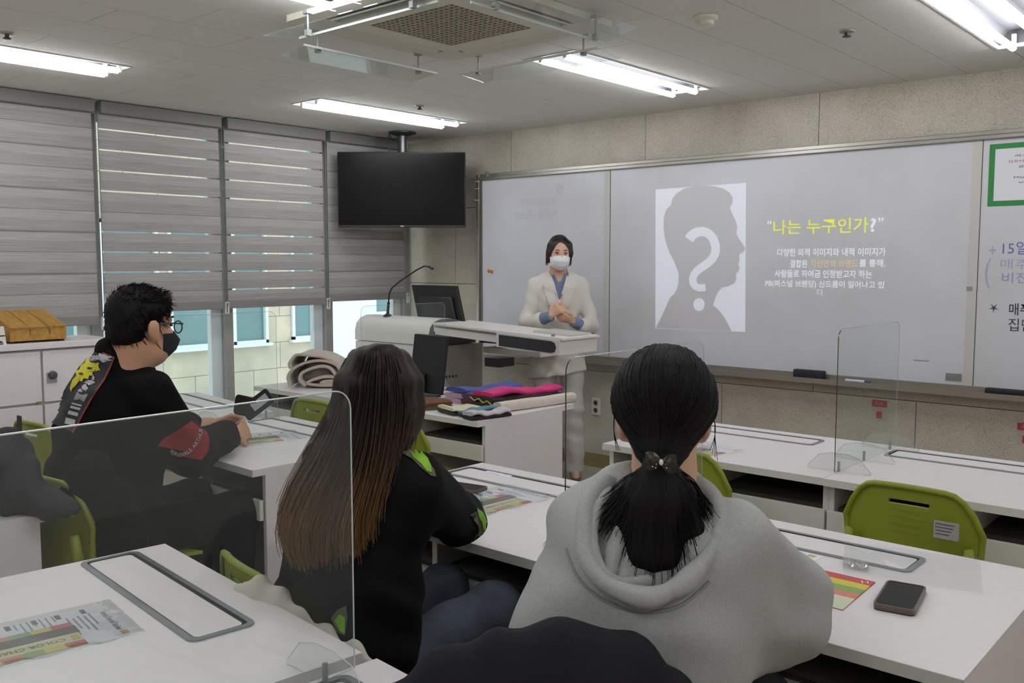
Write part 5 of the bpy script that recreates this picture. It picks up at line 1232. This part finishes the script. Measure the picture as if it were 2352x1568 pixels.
# ================================================================ GIRL WITH LONG BROWN HAIR
def long_hair_girl():
    O = np.array([-1.64, 1.36, 0.]); ax = np.array([1, .0, 0.])
    t = thing('person', 'seated girl with long brown hair, black jacket with lime patches and jeans', 'person', tuple(O))
    H = Head((-1.622, 1.392, 1.160), (-.55, .85), -.08, .87)
    so, ears = H.skin()
    B = Field(.02); B.add(so[:4], k=.03); B.add(so[4:], k=.012); B.add(ears, k=.008)
    B.add(rc(H.p(0, -.02, -.07), (-1.625, 1.36, 1.02), .05, .056), k=.03)
    B.add(stack([(V3(-1.625, 1.36, 1.0), .13, .06), (V3(-1.635, 1.345, .88), .14, .09), (V3(-1.65, 1.31, .70), .13, .09), (V3(-1.66, 1.32, .55), .15, .11)], ax), k=.03)
    shR, elR, wrR = V3(-1.475, 1.37, .985), V3(-1.645, 1.665, .805), V3(-1.96, 1.80, .765)
    shL, elL, wrL = V3(-1.79, 1.375, .985), V3(-1.93, 1.66, .800), V3(-2.02, 1.86, .765)
    B.add(chain([shR, elR, wrR], [.045, .036, .025]), chain([shL, elL, wrL], [.045, .036, .025]), k=.02)
    B.add(hand(wrR, (-.9, .3, .0), (.1, .1, 1), -1, .4, .92), k=.004); B.add(hand(wrL, (.1, 1, .0), (.0, .1, 1), 1, .4, .92), k=.004)
    legs = []
    for s in (-1, 1):
        hp, kn, an = V3(-1.655+s*.085, 1.34, .53), V3(-1.665+s*.10, 1.735, .565), V3(-1.655+s*.10, 1.76, .09); legs.append((hp, kn, an))
        B.add(chain([hp, kn, an], [.06, .05, .035]), k=.02); B.add(rc(an, an+V3(0, .13, -.05), .035, .028))
    soft('body', B, (-2.1, 1.1, .02), (-1.3, 2.05, 1.33), .008, SKIN, t, 1)
    BJ = mat('black_jacket', (17, 16, 19), .9, bump=(160, .25), spec=.2)
    J = Field(.03)
    J.add(stack([(V3(-1.625, 1.36, 1.035), .075, .065), (V3(-1.628, 1.362, .998), .150, .085), (V3(-1.635, 1.345, .90), .178, .125), (V3(-1.640, 1.315, .77), .182, .140), (V3(-1.650, 1.30, .64), .188, .150), (V3(-1.655, 1.31, .50), .180, .145)], ax))
    J.add(chain([shR, elR, V3(-1.88, 1.77, .785)], [.068, .066, .05]), chain([shL, elL, V3(-1.98, 1.81, .785)], [.068, .064, .05]), k=.03)
    J.sub(rc(H.p(0, -.02, -.02), V3(-1.625, 1.365, 1.02), .055, .062), .01)
    J.disp = folds((24, 20, 34, .004, .4), (-22, 30, 46, .003, 1.9), (60, 30, 20, .0018, .5))
    soft('jacket', J, (-2.12, 1.08, .42), (-1.34, 1.95, 1.08), .009, BJ, t, 1)
    LIME = mat('lime_patch', (136, 196, 50), .8, var=(30, .3)); GREYP = mat('grey_olive_patch', (92, 96, 74), .85)
    gp = blotch('shoulder_patch', J, [(905, 1022), (918, 1012), (940, 1012), (958, 1030), (980, 1052), (998, 1078), (1002, 1094), (990, 1092), (968, 1074), (946, 1052), (924, 1040)], 1.6, GREYP, t, .003)
    blotch('lime_blot', J, [(938, 1012), (950, 1020), (966, 1034), (982, 1050), (990, 1068), (992, 1084), (980, 1080), (966, 1062), (950, 1050), (942, 1034)], 1.6, LIME, gp, .005)
    ep = blotch('elbow_patch', J, [(1080, 1182), (1098, 1172), (1116, 1190), (1122, 1215), (1118, 1240), (1100, 1252), (1088, 1240), (1100, 1225), (1098, 1206)], 1.7, GREYP, t, .003)
    blotch('lime_blot', J, [(1096, 1166), (1110, 1176), (1120, 1200), (1118, 1228), (1108, 1222), (1108, 1202), (1100, 1186)], 1.7, LIME, ep, .005)
    hp_ = blotch('hem_patch', J, [(760, 1420), (775, 1400), (795, 1390), (798, 1420), (792, 1460), (775, 1452)], 1.5, GREYP, t, .003)
    blotch('lime_blot', J, [(768, 1425), (780, 1410), (792, 1418), (792, 1455), (782, 1450)], 1.5, LIME, hp_, .005)
    JN = mat('grey_blue_jeans', (72, 78, 92), .9, var=(25, .25), bump=(120, .2))
    T = Field(.03); T.add(stack([(V3(-1.655, 1.32, .60), .165, .13), (V3(-1.655, 1.34, .52), .175, .14)], ax))
    for hp, kn, an in legs: T.add(chain([hp, kn, an+V3(0, 0, .03)], [.085, .073, .055]))
    T.disp = folds((26, 30, 40, .0035, .4), (50, 12, 44, .002, 1), (14, 22, -60, .0025, 2))
    soft('jeans', T, (-1.95, 1.1, .06), (-1.4, 1.95, .72), .0105, JN, t, 1)
    for hp, kn, an in legs:
        f = Field(.02); f.add(ec(an+V3(0, -.04, -.03), an+V3(0, .14, -.045), .04, .045, .036, .028, (1, 0, 0))); f.cutk(lambda P: .002-P[:, 2])
        soft('shoe', f, an-.18, an+.22, .012, mat('white_sneaker', (210, 208, 204), .6), t)
    # hair: cap plus long strands swept to her left
    BRH = bpy.data.materials.new('brown_ombre_hair'); BRH.use_nodes = True; nt = BRH.node_tree; b = nt.nodes['Principled BSDF']
    tc = nt.nodes.new('ShaderNodeTexCoord'); sx = nt.nodes.new('ShaderNodeSeparateXYZ'); mr = nt.nodes.new('ShaderNodeMapRange'); rp = nt.nodes.new('ShaderNodeValToRGB'); ns = nt.nodes.new('ShaderNodeTexNoise')
    ns.inputs['Scale'].default_value = 1; mpn = nt.nodes.new('ShaderNodeMapping'); mpn.inputs['Scale'].default_value = (150, 150, 6); nt.links.new(tc.outputs['Object'], mpn.inputs[0]); ad = nt.nodes.new('ShaderNodeMath'); ad.operation = 'MULTIPLY_ADD'; ad.inputs[1].default_value = .6
    nt.links.new(tc.outputs['Object'], sx.inputs[0]); nt.links.new(sx.outputs['Z'], mr.inputs[0]); mr.inputs[1].default_value = 1.16; mr.inputs[2].default_value = .80
    nt.links.new(mpn.outputs[0], ns.inputs['Vector']); nt.links.new(ns.outputs['Fac'], ad.inputs[0]); nt.links.new(mr.outputs[0], ad.inputs[2]); nt.links.new(ad.outputs[0], rp.inputs[0])
    e = rp.color_ramp.elements; e[0].position = .25; e[0].color = lin((30, 22, 20)); e[1].position = 1.2 if False else 1.; e[1].color = lin((120, 88, 54)); k_ = e.new(.6); k_.color = lin((62, 44, 33))
    nt.links.new(rp.outputs[0], b.inputs['Base Color']); b.inputs['Roughness'].default_value = .5; b.inputs['Specular IOR Level'].default_value = .22
    G = [[(858, 800, 2.13), (800, 826, 2.12), (777, 880, 2.11), (764, 940, 2.10), (716, 1030, 2.07), (658, 1140, 2.03), (643, 1215, 2.01), (655, 1262, 2.0)],
         [(860, 798, 2.11), (822, 818, 2.07), (803, 880, 2.05), (795, 940, 2.04), (762, 1040, 2.01), (704, 1150, 1.98), (680, 1230, 1.965), (697, 1297, 1.96)],
         [(863, 798, 2.10), (845, 815, 2.04), (832, 880, 2.02), (826, 945, 2.01), (802, 1050, 1.98), (758, 1160, 1.955), (733, 1232, 1.945), (730, 1292, 1.945)],
         [(867, 798, 2.09), (868, 815, 2.02), (865, 880, 2.0), (862, 950, 1.995), (848, 1060, 1.97), (826, 1150, 1.95), (810, 1212, 1.94), (815, 1272, 1.935)],
         [(870, 798, 2.10), (892, 817, 2.04), (902, 880, 2.02), (902, 950, 2.015), (890, 1040, 1.99), (870, 1120, 1.97), (856, 1180, 1.96), (852, 1218, 1.955)],
         [(874, 800, 2.12), (916, 822, 2.07), (934, 880, 2.06), (938, 940, 2.06), (928, 990, 2.05), (913, 1030, 2.03), (898, 1060, 2.01), (882, 1100, 1.99)],
         [(876, 801, 2.14), (928, 828, 2.12), (947, 882, 2.11), (949, 935, 2.11), (946, 965, 2.10), (941, 990, 2.09), (936, 1005, 2.08), (930, 1014, 2.07)]]
    GP = np.array([[at(*p) for p in g] for g in G])
    # each strand lies between two neighbouring guides
    ps = []
    for i in range(2000):
        s = rng.uniform(0, len(G)-1); a = min(int(s), len(G)-2); f = s-a
        P = GP[a]*(1-f)+GP[a+1]*f; P = P+np.outer(np.linspace(.1, 1, 8), rng.normal(size=3)*.010)+FWD*abs(rng.normal())*.008
        n_ = 14; q = spline(P, n_); cutn = rng.integers(11, n_+1) if rng.random() < .5 else n_
        ps.append(q[:cutn])
    obj('hair_strands', mv(strands(ps, .0019, .0006, 3), *(-O)), BRH, t, kind='stuff', smooth='all')
    cap = Field(.03); cap.add(H.e((0, -.014, .026), (.086, .104, .106)), H.e((0, -.040, -.03), (.076, .066, .085)))
    for i in range(len(G)-1): cap.add(chain(list(((GP[i, 1:7]+GP[i+1, 1:7])/2+FWD*.030).astype(np.float32)), [.020, .022, .022, .020, .016, .008]), k=.03)
    cap.sub(H.e((0, .14, -.03), (.075, .09, .11)), .01)
    cap.disp = folds((110, 70, 8, .0012, 0), (60, -90, 10, .0012, 1))
    o = soft('hair', cap, GP.reshape(-1, 3).min(0)-.12, GP.reshape(-1, 3).max(0)+.14, .0085, BRH, t, 1)
    for o in t.children:
        if o.name.startswith('hair_strands'): o.location = (0, 0, 0)
        else: o.location = -Vector(O)
long_hair_girl()

# ================================================================ GIRL IN THE GREY HOODIE
def hoodie_girl():
    O = np.array([-.90, 1.36, 0.]); ax = np.array([1, .12, 0.])
    t = thing('person', 'seated girl in a grey hoodie with a black ponytail and sparkling bow clip', 'person', tuple(O))
    H = Head((-.874, 1.414, 1.195), (-.60, .80), -.04, .88)
    so, ears = H.skin()
    B = Field(.02); B.add(so[:4], k=.03); B.add(so[4:], k=.012); B.add(ears, k=.008)
    nk = at(1528, 1110, 1.645)
    B.add(rc(H.p(0, -.02, -.06), nk, .050, .054), k=.03)
    B.add(stack([(V3(-.885, 1.40, 1.02), .14, .07), (V3(-.90, 1.37, .90), .15, .10), (V3(-.92, 1.33, .72), .14, .10), (V3(-.93, 1.31, .56), .16, .12)], ax), k=.03)
    shR, elR, wrR = V3(-.735, 1.425, .985), V3(-.735, 1.615, .825), V3(-.93, 1.93, .765)
    shL, elL, wrL = V3(-1.020, 1.405, .985), V3(-1.10, 1.61, .812), V3(-1.05, 1.92, .765)
    B.add(chain([shR, elR, wrR], [.045, .038, .026]), chain([shL, elL, wrL], [.045, .038, .026]), k=.02)
    B.add(hand(wrR, (-.8, .6, 0), (.05, .1, 1), -1, .4, .92), k=.004); B.add(hand(wrL, (.6, .8, 0), (0, .1, 1), 1, .4, .92), k=.004)
    legs = []
    for s in (-1, 1):
        hp, kn, an = V3(-.93+s*.09, 1.33, .53), V3(-.93+s*.11, 1.72, .56), V3(-.93+s*.11, 1.74, .09); legs.append((hp, kn, an))
        B.add(chain([hp, kn, an], [.065, .05, .035]), k=.02); B.add(rc(an, an+V3(0, .13, -.05), .035, .028))
    soft('body', B, (-1.35, 1.1, .02), (-.55, 2.1, 1.37), .0075, SKIN, t, 1)
    HG = mat('grey_melange_hoodie', (178, 179, 178), .95, var=(260, .14), bump=(420, .10))
    HGI = mat('hoodie_lining', (150, 150, 152), .95, bump=(210, .2))
    S = Field(.04)
    S.add(stack([(V3(-.882, 1.405, 1.045), .085, .075), (V3(-.886, 1.402, 1.005), .150, .095), (V3(-.888, 1.375, .93), .182, .132), (V3(-.900, 1.345, .82), .198, .150), (V3(-.915, 1.32, .70), .205, .156), (V3(-.93, 1.30, .56), .205, .155)], ax))
    S.add(rc(V3(-.80, 1.42, .84), V3(-.765, 1.58, .80), .13, .10)); S.add(chain([shR, elR, V3(-.865, 1.86, .795)], [.076, .090, .056]), chain([shL, elL, V3(-1.08, 1.86, .79)], [.070, .072, .055]), k=.045)
    S.sub(rc(H.p(0, -.02, .0), nk.astype(np.float32)-V3(0, 0, .02), .056, .060), .012)
    S.disp = folds((16, 22, 30, .0035, .8), (-26, 18, 34, .003, 1.9), (50, 34, 16, .0016, .5), (8, 9, 55, .0015, 2.2))
    soft('hoodie', S, (-1.30, 1.10, .45), (-.55, 1.98, 1.10), .0085, HG, t, 1)
    # hood lying open on her back
    A_ = lambda L_: [at(*p).astype(np.float32) for p in L_]
    rim = A_([(1395, 1112, 1.630), (1362, 1135, 1.605), (1342, 1205, 1.565), (1348, 1285, 1.525), (1400, 1345, 1.490), (1475, 1372, 1.465), (1560, 1345, 1.475), (1622, 1280, 1.510), (1652, 1200, 1.555), (1632, 1140, 1.595), (1590, 1108, 1.630)])
    R_ = spline(rim, 30).astype(np.float32)
    c0 = R_.mean(0); n_ = np.linalg.svd(R_-c0)[2][2]; n_ = n_ if n_[2] > 0 else -n_
    Hd = Field(.02); Hd.add([rc(a, b, .012, .012) for a, b in zip(R_, R_[1:])], k=.008)
    # bowl below the rim
    bc = c0-n_.astype(np.float32)*.012; u1 = (R_[0]-c0); ex = RGT-n_*(RGT@n_); ex /= np.linalg.norm(ex); ey = np.cross(n_, ex)
    Mb = np.stack([ex, ey, n_], 1).astype(np.float32); hw = np.abs((R_-c0)@ex).max(); hl = np.abs((R_-c0)@ey).max()
    n32 = n_.astype(np.float32)
    for p in R_: Hd.add(chain([p, c0+(p-c0)*.93-n32*.030, c0+(p-c0)*.55-n32*.058, c0-n32*.064], [.009, .010, .012, .014]), k=.016)
    Hd.disp = folds((30, 40, 26, .0022, 0), (60, -30, 50, .0014, 1.1))
    soft('hood', Hd, R_.min(0)-.11, R_.max(0)+.06, .0065, HG, t, 1)
    inner = A_([(1400, 1130, 1.605), (1368, 1180, 1.570), (1365, 1260, 1.540), (1385, 1312, 1.520), (1430, 1338, 1.510), (1490, 1332, 1.505)])
    f = Field(.01); I_ = spline(inner, 16).astype(np.float32); f.add([rc(a, b, .0085, .0085) for a, b in zip(I_, I_[1:])]); f.disp = folds((70, 40, 50, .002, 0))
    soft('hood_fold', f, I_.min(0)-.03, I_.max(0)+.03, .005, HG, t, 1)
    for q, r_ in ((((1425, 1200, 1.55), (1420, 1260, 1.54), (1400, 1318, 1.53)), .014), (((1455, 1200, 1.545), (1455, 1270, 1.535), (1440, 1322, 1.525)), .016)):
        f = Field(.02); P_ = A_(q); f.add(chain(P_, [r_]*3)); f.disp = folds((50, 40, 30, .002, 0)); soft('hood_fold', f, np.min(P_, 0)-.04, np.max(P_, 0)+.04, .006, HG, t, 1)
    # stitched seam under the hood
    X, ok = march(S, [at(*p, 1.2) for p in spline([(1300, 1260), (1330, 1330), (1390, 1380), (1470, 1405), (1560, 1392), (1630, 1335)], 24)], [(at(*p, 2.2)-at(*p, 1.2))/np.linalg.norm(at(*p, 2.2)-at(*p, 1.2)) for p in spline([(1300, 1260), (1330, 1330), (1390, 1380), (1470, 1405), (1560, 1392), (1630, 1335)], 24)], .001)
    obj('collar_seam', tube([tuple(x) for x in X[ok]], .0032, 5), HGI, t)
    TR = mat('dark_leggings', (44, 44, 50), .9)
    T = Field(.03); T.add(stack([(V3(-.93, 1.31, .60), .17, .13), (V3(-.93, 1.33, .52), .18, .14)], ax))
    for hp, kn, an in legs: T.add(chain([hp, kn, an+V3(0, 0, .03)], [.085, .066, .05]))
    soft('trousers', T, (-1.25, 1.12, .06), (-.62, 1.95, .70), .013, TR, t, 1)
    for hp, kn, an in legs:
        f = Field(.02); f.add(ec(an+V3(0, -.04, -.03), an+V3(0, .14, -.045), .04, .045, .036, .028, (1, 0, 0))); f.cutk(lambda P: .002-P[:, 2])
        soft('shoe', f, an-.18, an+.22, .012, mat('white_sneaker', (210, 208, 204), .6), t)
    # hair drawn back into a low ponytail
    tie = at(1517, 1062, 1.553).astype(np.float32)
    hc = at(1525, 905, 1.635).astype(np.float32)
    hr = Field(.05); hr.add(ell(hc, (.0875, .102, .090), np.stack([RGT, np.array([-RGT[1], RGT[0], 0]), np.array([0, 0, 1.])], 1).astype(np.float32)), rc(at(1524, 945, 1.62).astype(np.float32), at(1519, 1030, 1.585).astype(np.float32), .072, .032), rc(at(1519, 1030, 1.585).astype(np.float32), tie, .03, .016))
    hr.disp = folds((140, 100, 12, .0007, 0), (80, -120, 10, .0007, 1))
    soft('hair', hr, hc-.17, hc+.15, .0055, HAIRB, t, 1)
    ps = []
    D = rng.normal(size=(420, 3)); D /= np.linalg.norm(D, axis=1, keepdims=True)
    D = D[(D@FWD < .35) & (D[:, 2] > -.75)]
    P0 = snap(hr, hc+D*.09, .0003); N_ = 10; K = len(P0)
    W_ = [P0*(1-q)+tie*q for q in np.linspace(0, 1, N_)]
    Q = np.stack([snap(hr, w_ + (0 if i in (0,) else 0), .0004) for i, w_ in enumerate(W_)], 1)
    for k_ in range(K): ps.append(Q[k_])
    obj('hair_strands', strands(ps, .0014, .0010, 4), HAIRS, t, kind='stuff', smooth='all')
    # loose wisps by the ear
    ws = [[at(1628, 930, 1.63), at(1641, 965, 1.625), at(1642, 1000, 1.62), at(1630+6*i, 1035+8*i, 1.62)] for i in range(4)]+[[at(1412, 940, 1.63), at(1410, 990, 1.625), at(1416+4*i, 1035, 1.62)] for i in range(3)]+[[at(1500+12*i, 801, 1.62), at(1490+14*i, 795, 1.62), at(1480+16*i, 799, 1.615)] for i in range(6)]
    obj('loose_wisps', strands([spline(p, 8) for p in ws], .0009, .0004, 4), HAIRS, t, kind='stuff')
    # ponytail
    ends = [(1392, 1182, 1.555), (1402, 1206, 1.548), (1425, 1235, 1.54), (1452, 1280, 1.525), (1470, 1318, 1.512), (1500, 1330, 1.508), (1540, 1325, 1.508), (1575, 1300, 1.515), (1600, 1260, 1.530), (1614, 1215, 1.545), (1616, 1180, 1.555)]
    mids = [(1462, 1112, 1.552), (1464, 1118, 1.548), (1468, 1128, 1.542), (1478, 1145, 1.530), (1490, 1160, 1.520), (1510, 1165, 1.515), (1530, 1160, 1.515), (1550, 1150, 1.520), (1568, 1138, 1.530), (1578, 1130, 1.540), (1580, 1125, 1.550)]
    E_ = np.array([at(*p) for p in ends]); M_ = np.array([at(*p) for p in mids])
    ps = []
    for i in range(2600):
        s = rng.uniform(0, 10); a = min(int(s), 9); f_ = s-a; e = E_[a]*(1-f_)+E_[a+1]*f_; m_ = M_[a]*(1-f_)+M_[a+1]*f_
        ln = rng.uniform(.55, 1.04); j = rng.normal(size=3); back = FWD*rng.uniform(0, .035)
        P = [tie+j*.005, tie*.55+m_*.45+j*.006+back*.3, m_+j*.009+back, m_+(e-m_)*ln*.55+j*.011+back, m_+(e-m_)*ln+j*.014+back]
        ps.append(spline(P, 11))
    obj('ponytail_strands', strands(ps, .0010, .0005, 3), HAIRS, t, kind='stuff', smooth='all')
    pt = Field(.03)
    for i in (2, 4, 5, 6, 8): pt.add(chain([tie, M_[i].astype(np.float32)+(FWD*.018).astype(np.float32), (M_[i]+(E_[i]-M_[i])*.72+FWD*.02).astype(np.float32)], [.010, .019, .026]), k=.03)
    pt.disp = folds((120, 80, 12, .0012, 0)); soft('ponytail', pt, E_.min(0)-.08, tie+.06, .006, HAIRB, t, 1)
    # bow clip
    BW = mat('glitter_bow', (74, 72, 60), .3, .5, var=(420, .6, (30, 28, 24))); GEM = mat('clear_gem', (230, 230, 240), .05, spec=1.)
    c = at(1517, 1060, 1.508); ux = RGT; uy = UPV; uz = -FWD
    bw = bpy.data.objects.new('bow_clip', None)
    def P2(x, y, z): return tuple(c+ux*x+uy*y+uz*z)
    root = None
    for sg in (-1, 1):
        def lobe(u, v, sg=sg):
            x = sg*(.003+.022*u); hgt = .005+.0098*math.sin(min(1, u*1.15)*PI*.62); y = (v-.5)*2*hgt-.001*sg; z = .002+.004*math.sin(v*PI)*math.sin(u*PI*.8+.3)
            return P2(x, y+(-.0015 if sg > 0 else .001), z)
        g = sheet(lobe, 12, 10, .003*(1 if sg < 0 else -1))
        root = obj('bow_lobe', g, BW, t, smooth=40) 
        for gx, gy in ((.008, -.003), (.014, -.007), (.012, .002), (.017, -.001), (.009, -.009)):
            f = Field(0); f.add(ell(P2(sg*gx, gy, .007), (.0014,)*3)); soft('glitter_stone', f, np.array(P2(sg*gx, gy, .007))-.003, np.array(P2(sg*gx, gy, .007))+.003, .0009, GEM, root, 0)
    f = Field(0); f.add(ell(P2(0, 0, .007), (.0038, .004, .0055), np.stack([ux, -uz, uy], 1).astype(np.float32))); soft('bow_gem', f, np.array(P2(0, 0, .007))-.008, np.array(P2(0, 0, .007))+.008, .0016, GEM, t, 0)
    bpy.data.objects.remove(bw)
    # thin necklace line on the nape
    obj('necklace', tube([tuple(at(1440, 1104, 1.60)), tuple(at(1455, 1107, 1.592)), tuple(at(1475, 1108, 1.588))], .0012, 5), mat('necklace_dark', (60, 50, 46), .4), t)
    for o in t.children: o.location = -Vector(O)
hoodie_girl()

# ================================================================ COATS
def coat(name, f, lo, hi, h_, m, lb, base):
    t = thing(name, lb, 'coat', base); o = soft('cloth', f, lo, hi, h_, m, t, 1); o.location = -Vector(base); return t
# beige coat rolled up on the window desk
RW = RGT.astype(np.float32); BK = np.array([-RGT[1], RGT[0], 0], np.float32)
rc0 = at(728, 878, 5.64); rc0[2] = DZ; rc0 = rc0.astype(np.float32)
Q = lambda r, b, z: rc0+RW*r+BK*b+V3(0, 0, z)
tcoat = thing('rolled_coat', 'thick beige coat rolled up on the desk by the window', 'coat', tuple(rc0))
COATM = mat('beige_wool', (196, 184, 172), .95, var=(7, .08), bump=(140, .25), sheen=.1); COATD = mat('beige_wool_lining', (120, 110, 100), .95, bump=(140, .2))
def ribbon(name, pts, hw, th, m, sk=0.):
    """thick band of cloth: pts (r, z) curve swept across depth"""
    C_ = spline([(a, b, 0) for a, b in pts], 40)
    o = obj(name, sheet(lambda u, v: tuple(Q(C_[int(round(u*39)), 0]+sk*(v-.5)+.006*math.sin(6*v+4*u), -.14+(.30+hw)*v, max(.003, C_[int(round(u*39)), 1]+.008*math.sin(5*v+7*u)*(.3+v)-.012*v*v))), 39, 10, th), m, tcoat, smooth='all'); o.location = -Vector(rc0)
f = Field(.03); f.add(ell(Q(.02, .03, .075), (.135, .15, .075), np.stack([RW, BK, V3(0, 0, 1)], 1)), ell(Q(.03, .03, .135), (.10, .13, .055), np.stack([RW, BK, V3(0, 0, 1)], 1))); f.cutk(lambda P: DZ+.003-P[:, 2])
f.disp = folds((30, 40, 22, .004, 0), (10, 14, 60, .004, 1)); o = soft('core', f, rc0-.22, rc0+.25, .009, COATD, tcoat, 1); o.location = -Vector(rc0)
ribbon('outer_fold', [(-.14, .012), (-.155, .07), (-.12, .125), (-.04, .165), (.06, .178), (.15, .150), (.19, .09)], 0, .016, COATM)
ribbon('top_flap', [(-.125, .118), (-.135, .150), (-.105, .198), (-.075, .212), (.0, .208), (.08, .198), (.15, .165), (.19, .11)], .0, .016, COATM, .02)
ribbon('middle_fold', [(-.045, .010), (-.085, .045), (-.075, .095), (-.01, .130), (.06, .145), (.12, .128), (.17, .06)], -.02, .018, COATM)
ribbon('inner_fold', [(.18, .012), (.06, .008), (-.02, .016), (-.045, .035), (-.005, .060), (.07, .078), (.14, .075)], -.03, .016, COATM)
ribbon('inner_roll', [(.16, .03), (.08, .022), (.04, .034), (.07, .052), (.15, .052)], -.04, .014, COATM)
# cream coat over the long-haired girl's chair back
CRM = mat('cream_coat_cloth', (206, 200, 190), .9, bump=(120, .2))
f = Field(.03)
P_ = [at(548, 1345, 2.12), at(600, 1348, 2.08), at(640, 1364, 2.05), at(690, 1400, 2.01), at(740, 1438, 1.97), at(800, 1488, 1.92), at(860, 1535, 1.87)]
for a, b in zip(P_, P_[1:]): f.add(ec(a-[0, 0, .055], b-[0, 0, .055], .065, .022, .065, .022, (0, 0, 1)))
f.disp = folds((14, 10, 16, .004, 0), (9, -16, 30, .003, 1)); f.cutk(lambda P: .58-P[:, 2])
coat('draped_coat', f, np.min(P_, 0)-.14, np.max(P_, 0)+.1, .008, CRM, 'cream coat hung over the chair of the long haired girl', tuple(np.mean(P_, 0)))
# black coat over the hoodie girl's chair back
BKC = mat('black_padded_coat', (30, 28, 34), .85, bump=(60, .3), spec=.25)
f = Field(.05)
P_ = [at(*p, 1.43) for p in ((930, 1622), (1060, 1560), (1180, 1504), (1275, 1489), (1345, 1517), (1410, 1542), (1470, 1592), (1520, 1665))]
for a, b in zip(P_, P_[1:]): f.add(ec(a-[0, 0, .05], b-[0, 0, .05], .085, .05, .085, .055, (0, 0, 1)))
f.disp = folds((26, 30, 22, .003, 0), (12, -30, 46, .003, 1), (50, 40, 10, .0015, 2)); f.cutk(lambda P: .60-P[:, 2])
coat('draped_coat', f, np.min(P_, 0)-.2, np.max(P_, 0)+.15, .009, BKC, 'black coat hung over the chair of the grey hoodie girl', tuple(np.mean(P_, 0)))
# black mass added on the man's chair for a dark reflection in the acrylic, dark grey jacket behind it
BK2 = mat('black_reflection_mass', (15, 14, 16), .95, bump=(120, .2), spec=.15)
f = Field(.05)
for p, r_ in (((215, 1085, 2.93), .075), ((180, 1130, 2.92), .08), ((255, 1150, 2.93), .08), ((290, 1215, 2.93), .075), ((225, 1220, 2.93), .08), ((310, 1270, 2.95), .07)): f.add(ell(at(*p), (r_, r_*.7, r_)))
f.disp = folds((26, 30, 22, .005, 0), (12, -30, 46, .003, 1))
coat('reflection_mass', f, at(230, 1150, 2.93)-.32, at(230, 1150, 2.93)+.32, .010, BK2, 'added black mass over the chair of the seated man, standing in for a dark reflection', tuple(at(230, 1200, 2.93)))
GJ = mat('dark_grey_jacket', (44, 44, 50), .8, bump=(60, .4), spec=.3)
f = Field(.04)
for p, r_ in (((-20, 1070, 2.78), .10), ((45, 1085, 2.78), .07), ((105, 1152, 2.76), .06), ((40, 1140, 2.76), .08), ((145, 1170, 2.76), .05), ((178, 1185, 2.78), .036), ((10, 1030, 2.82), .075), ((-60, 1120, 2.78), .12)): f.add(ell(at(*p), (r_, r_*.8, r_*.8)))
f.disp = folds((30, 34, 26, .008, 0), (12, -40, 60, .005, 1), (70, 40, 30, .003, 2)); f.cutk(lambda P: DZ+.002-P[:, 2])
coat('crumpled_jacket', f, at(40, 1100, 2.8)-.35, at(40, 1100, 2.8)+.35, .010, GJ, 'crumpled dark grey jacket on the desk behind the man', tuple(at(40, 1180, 2.8)))
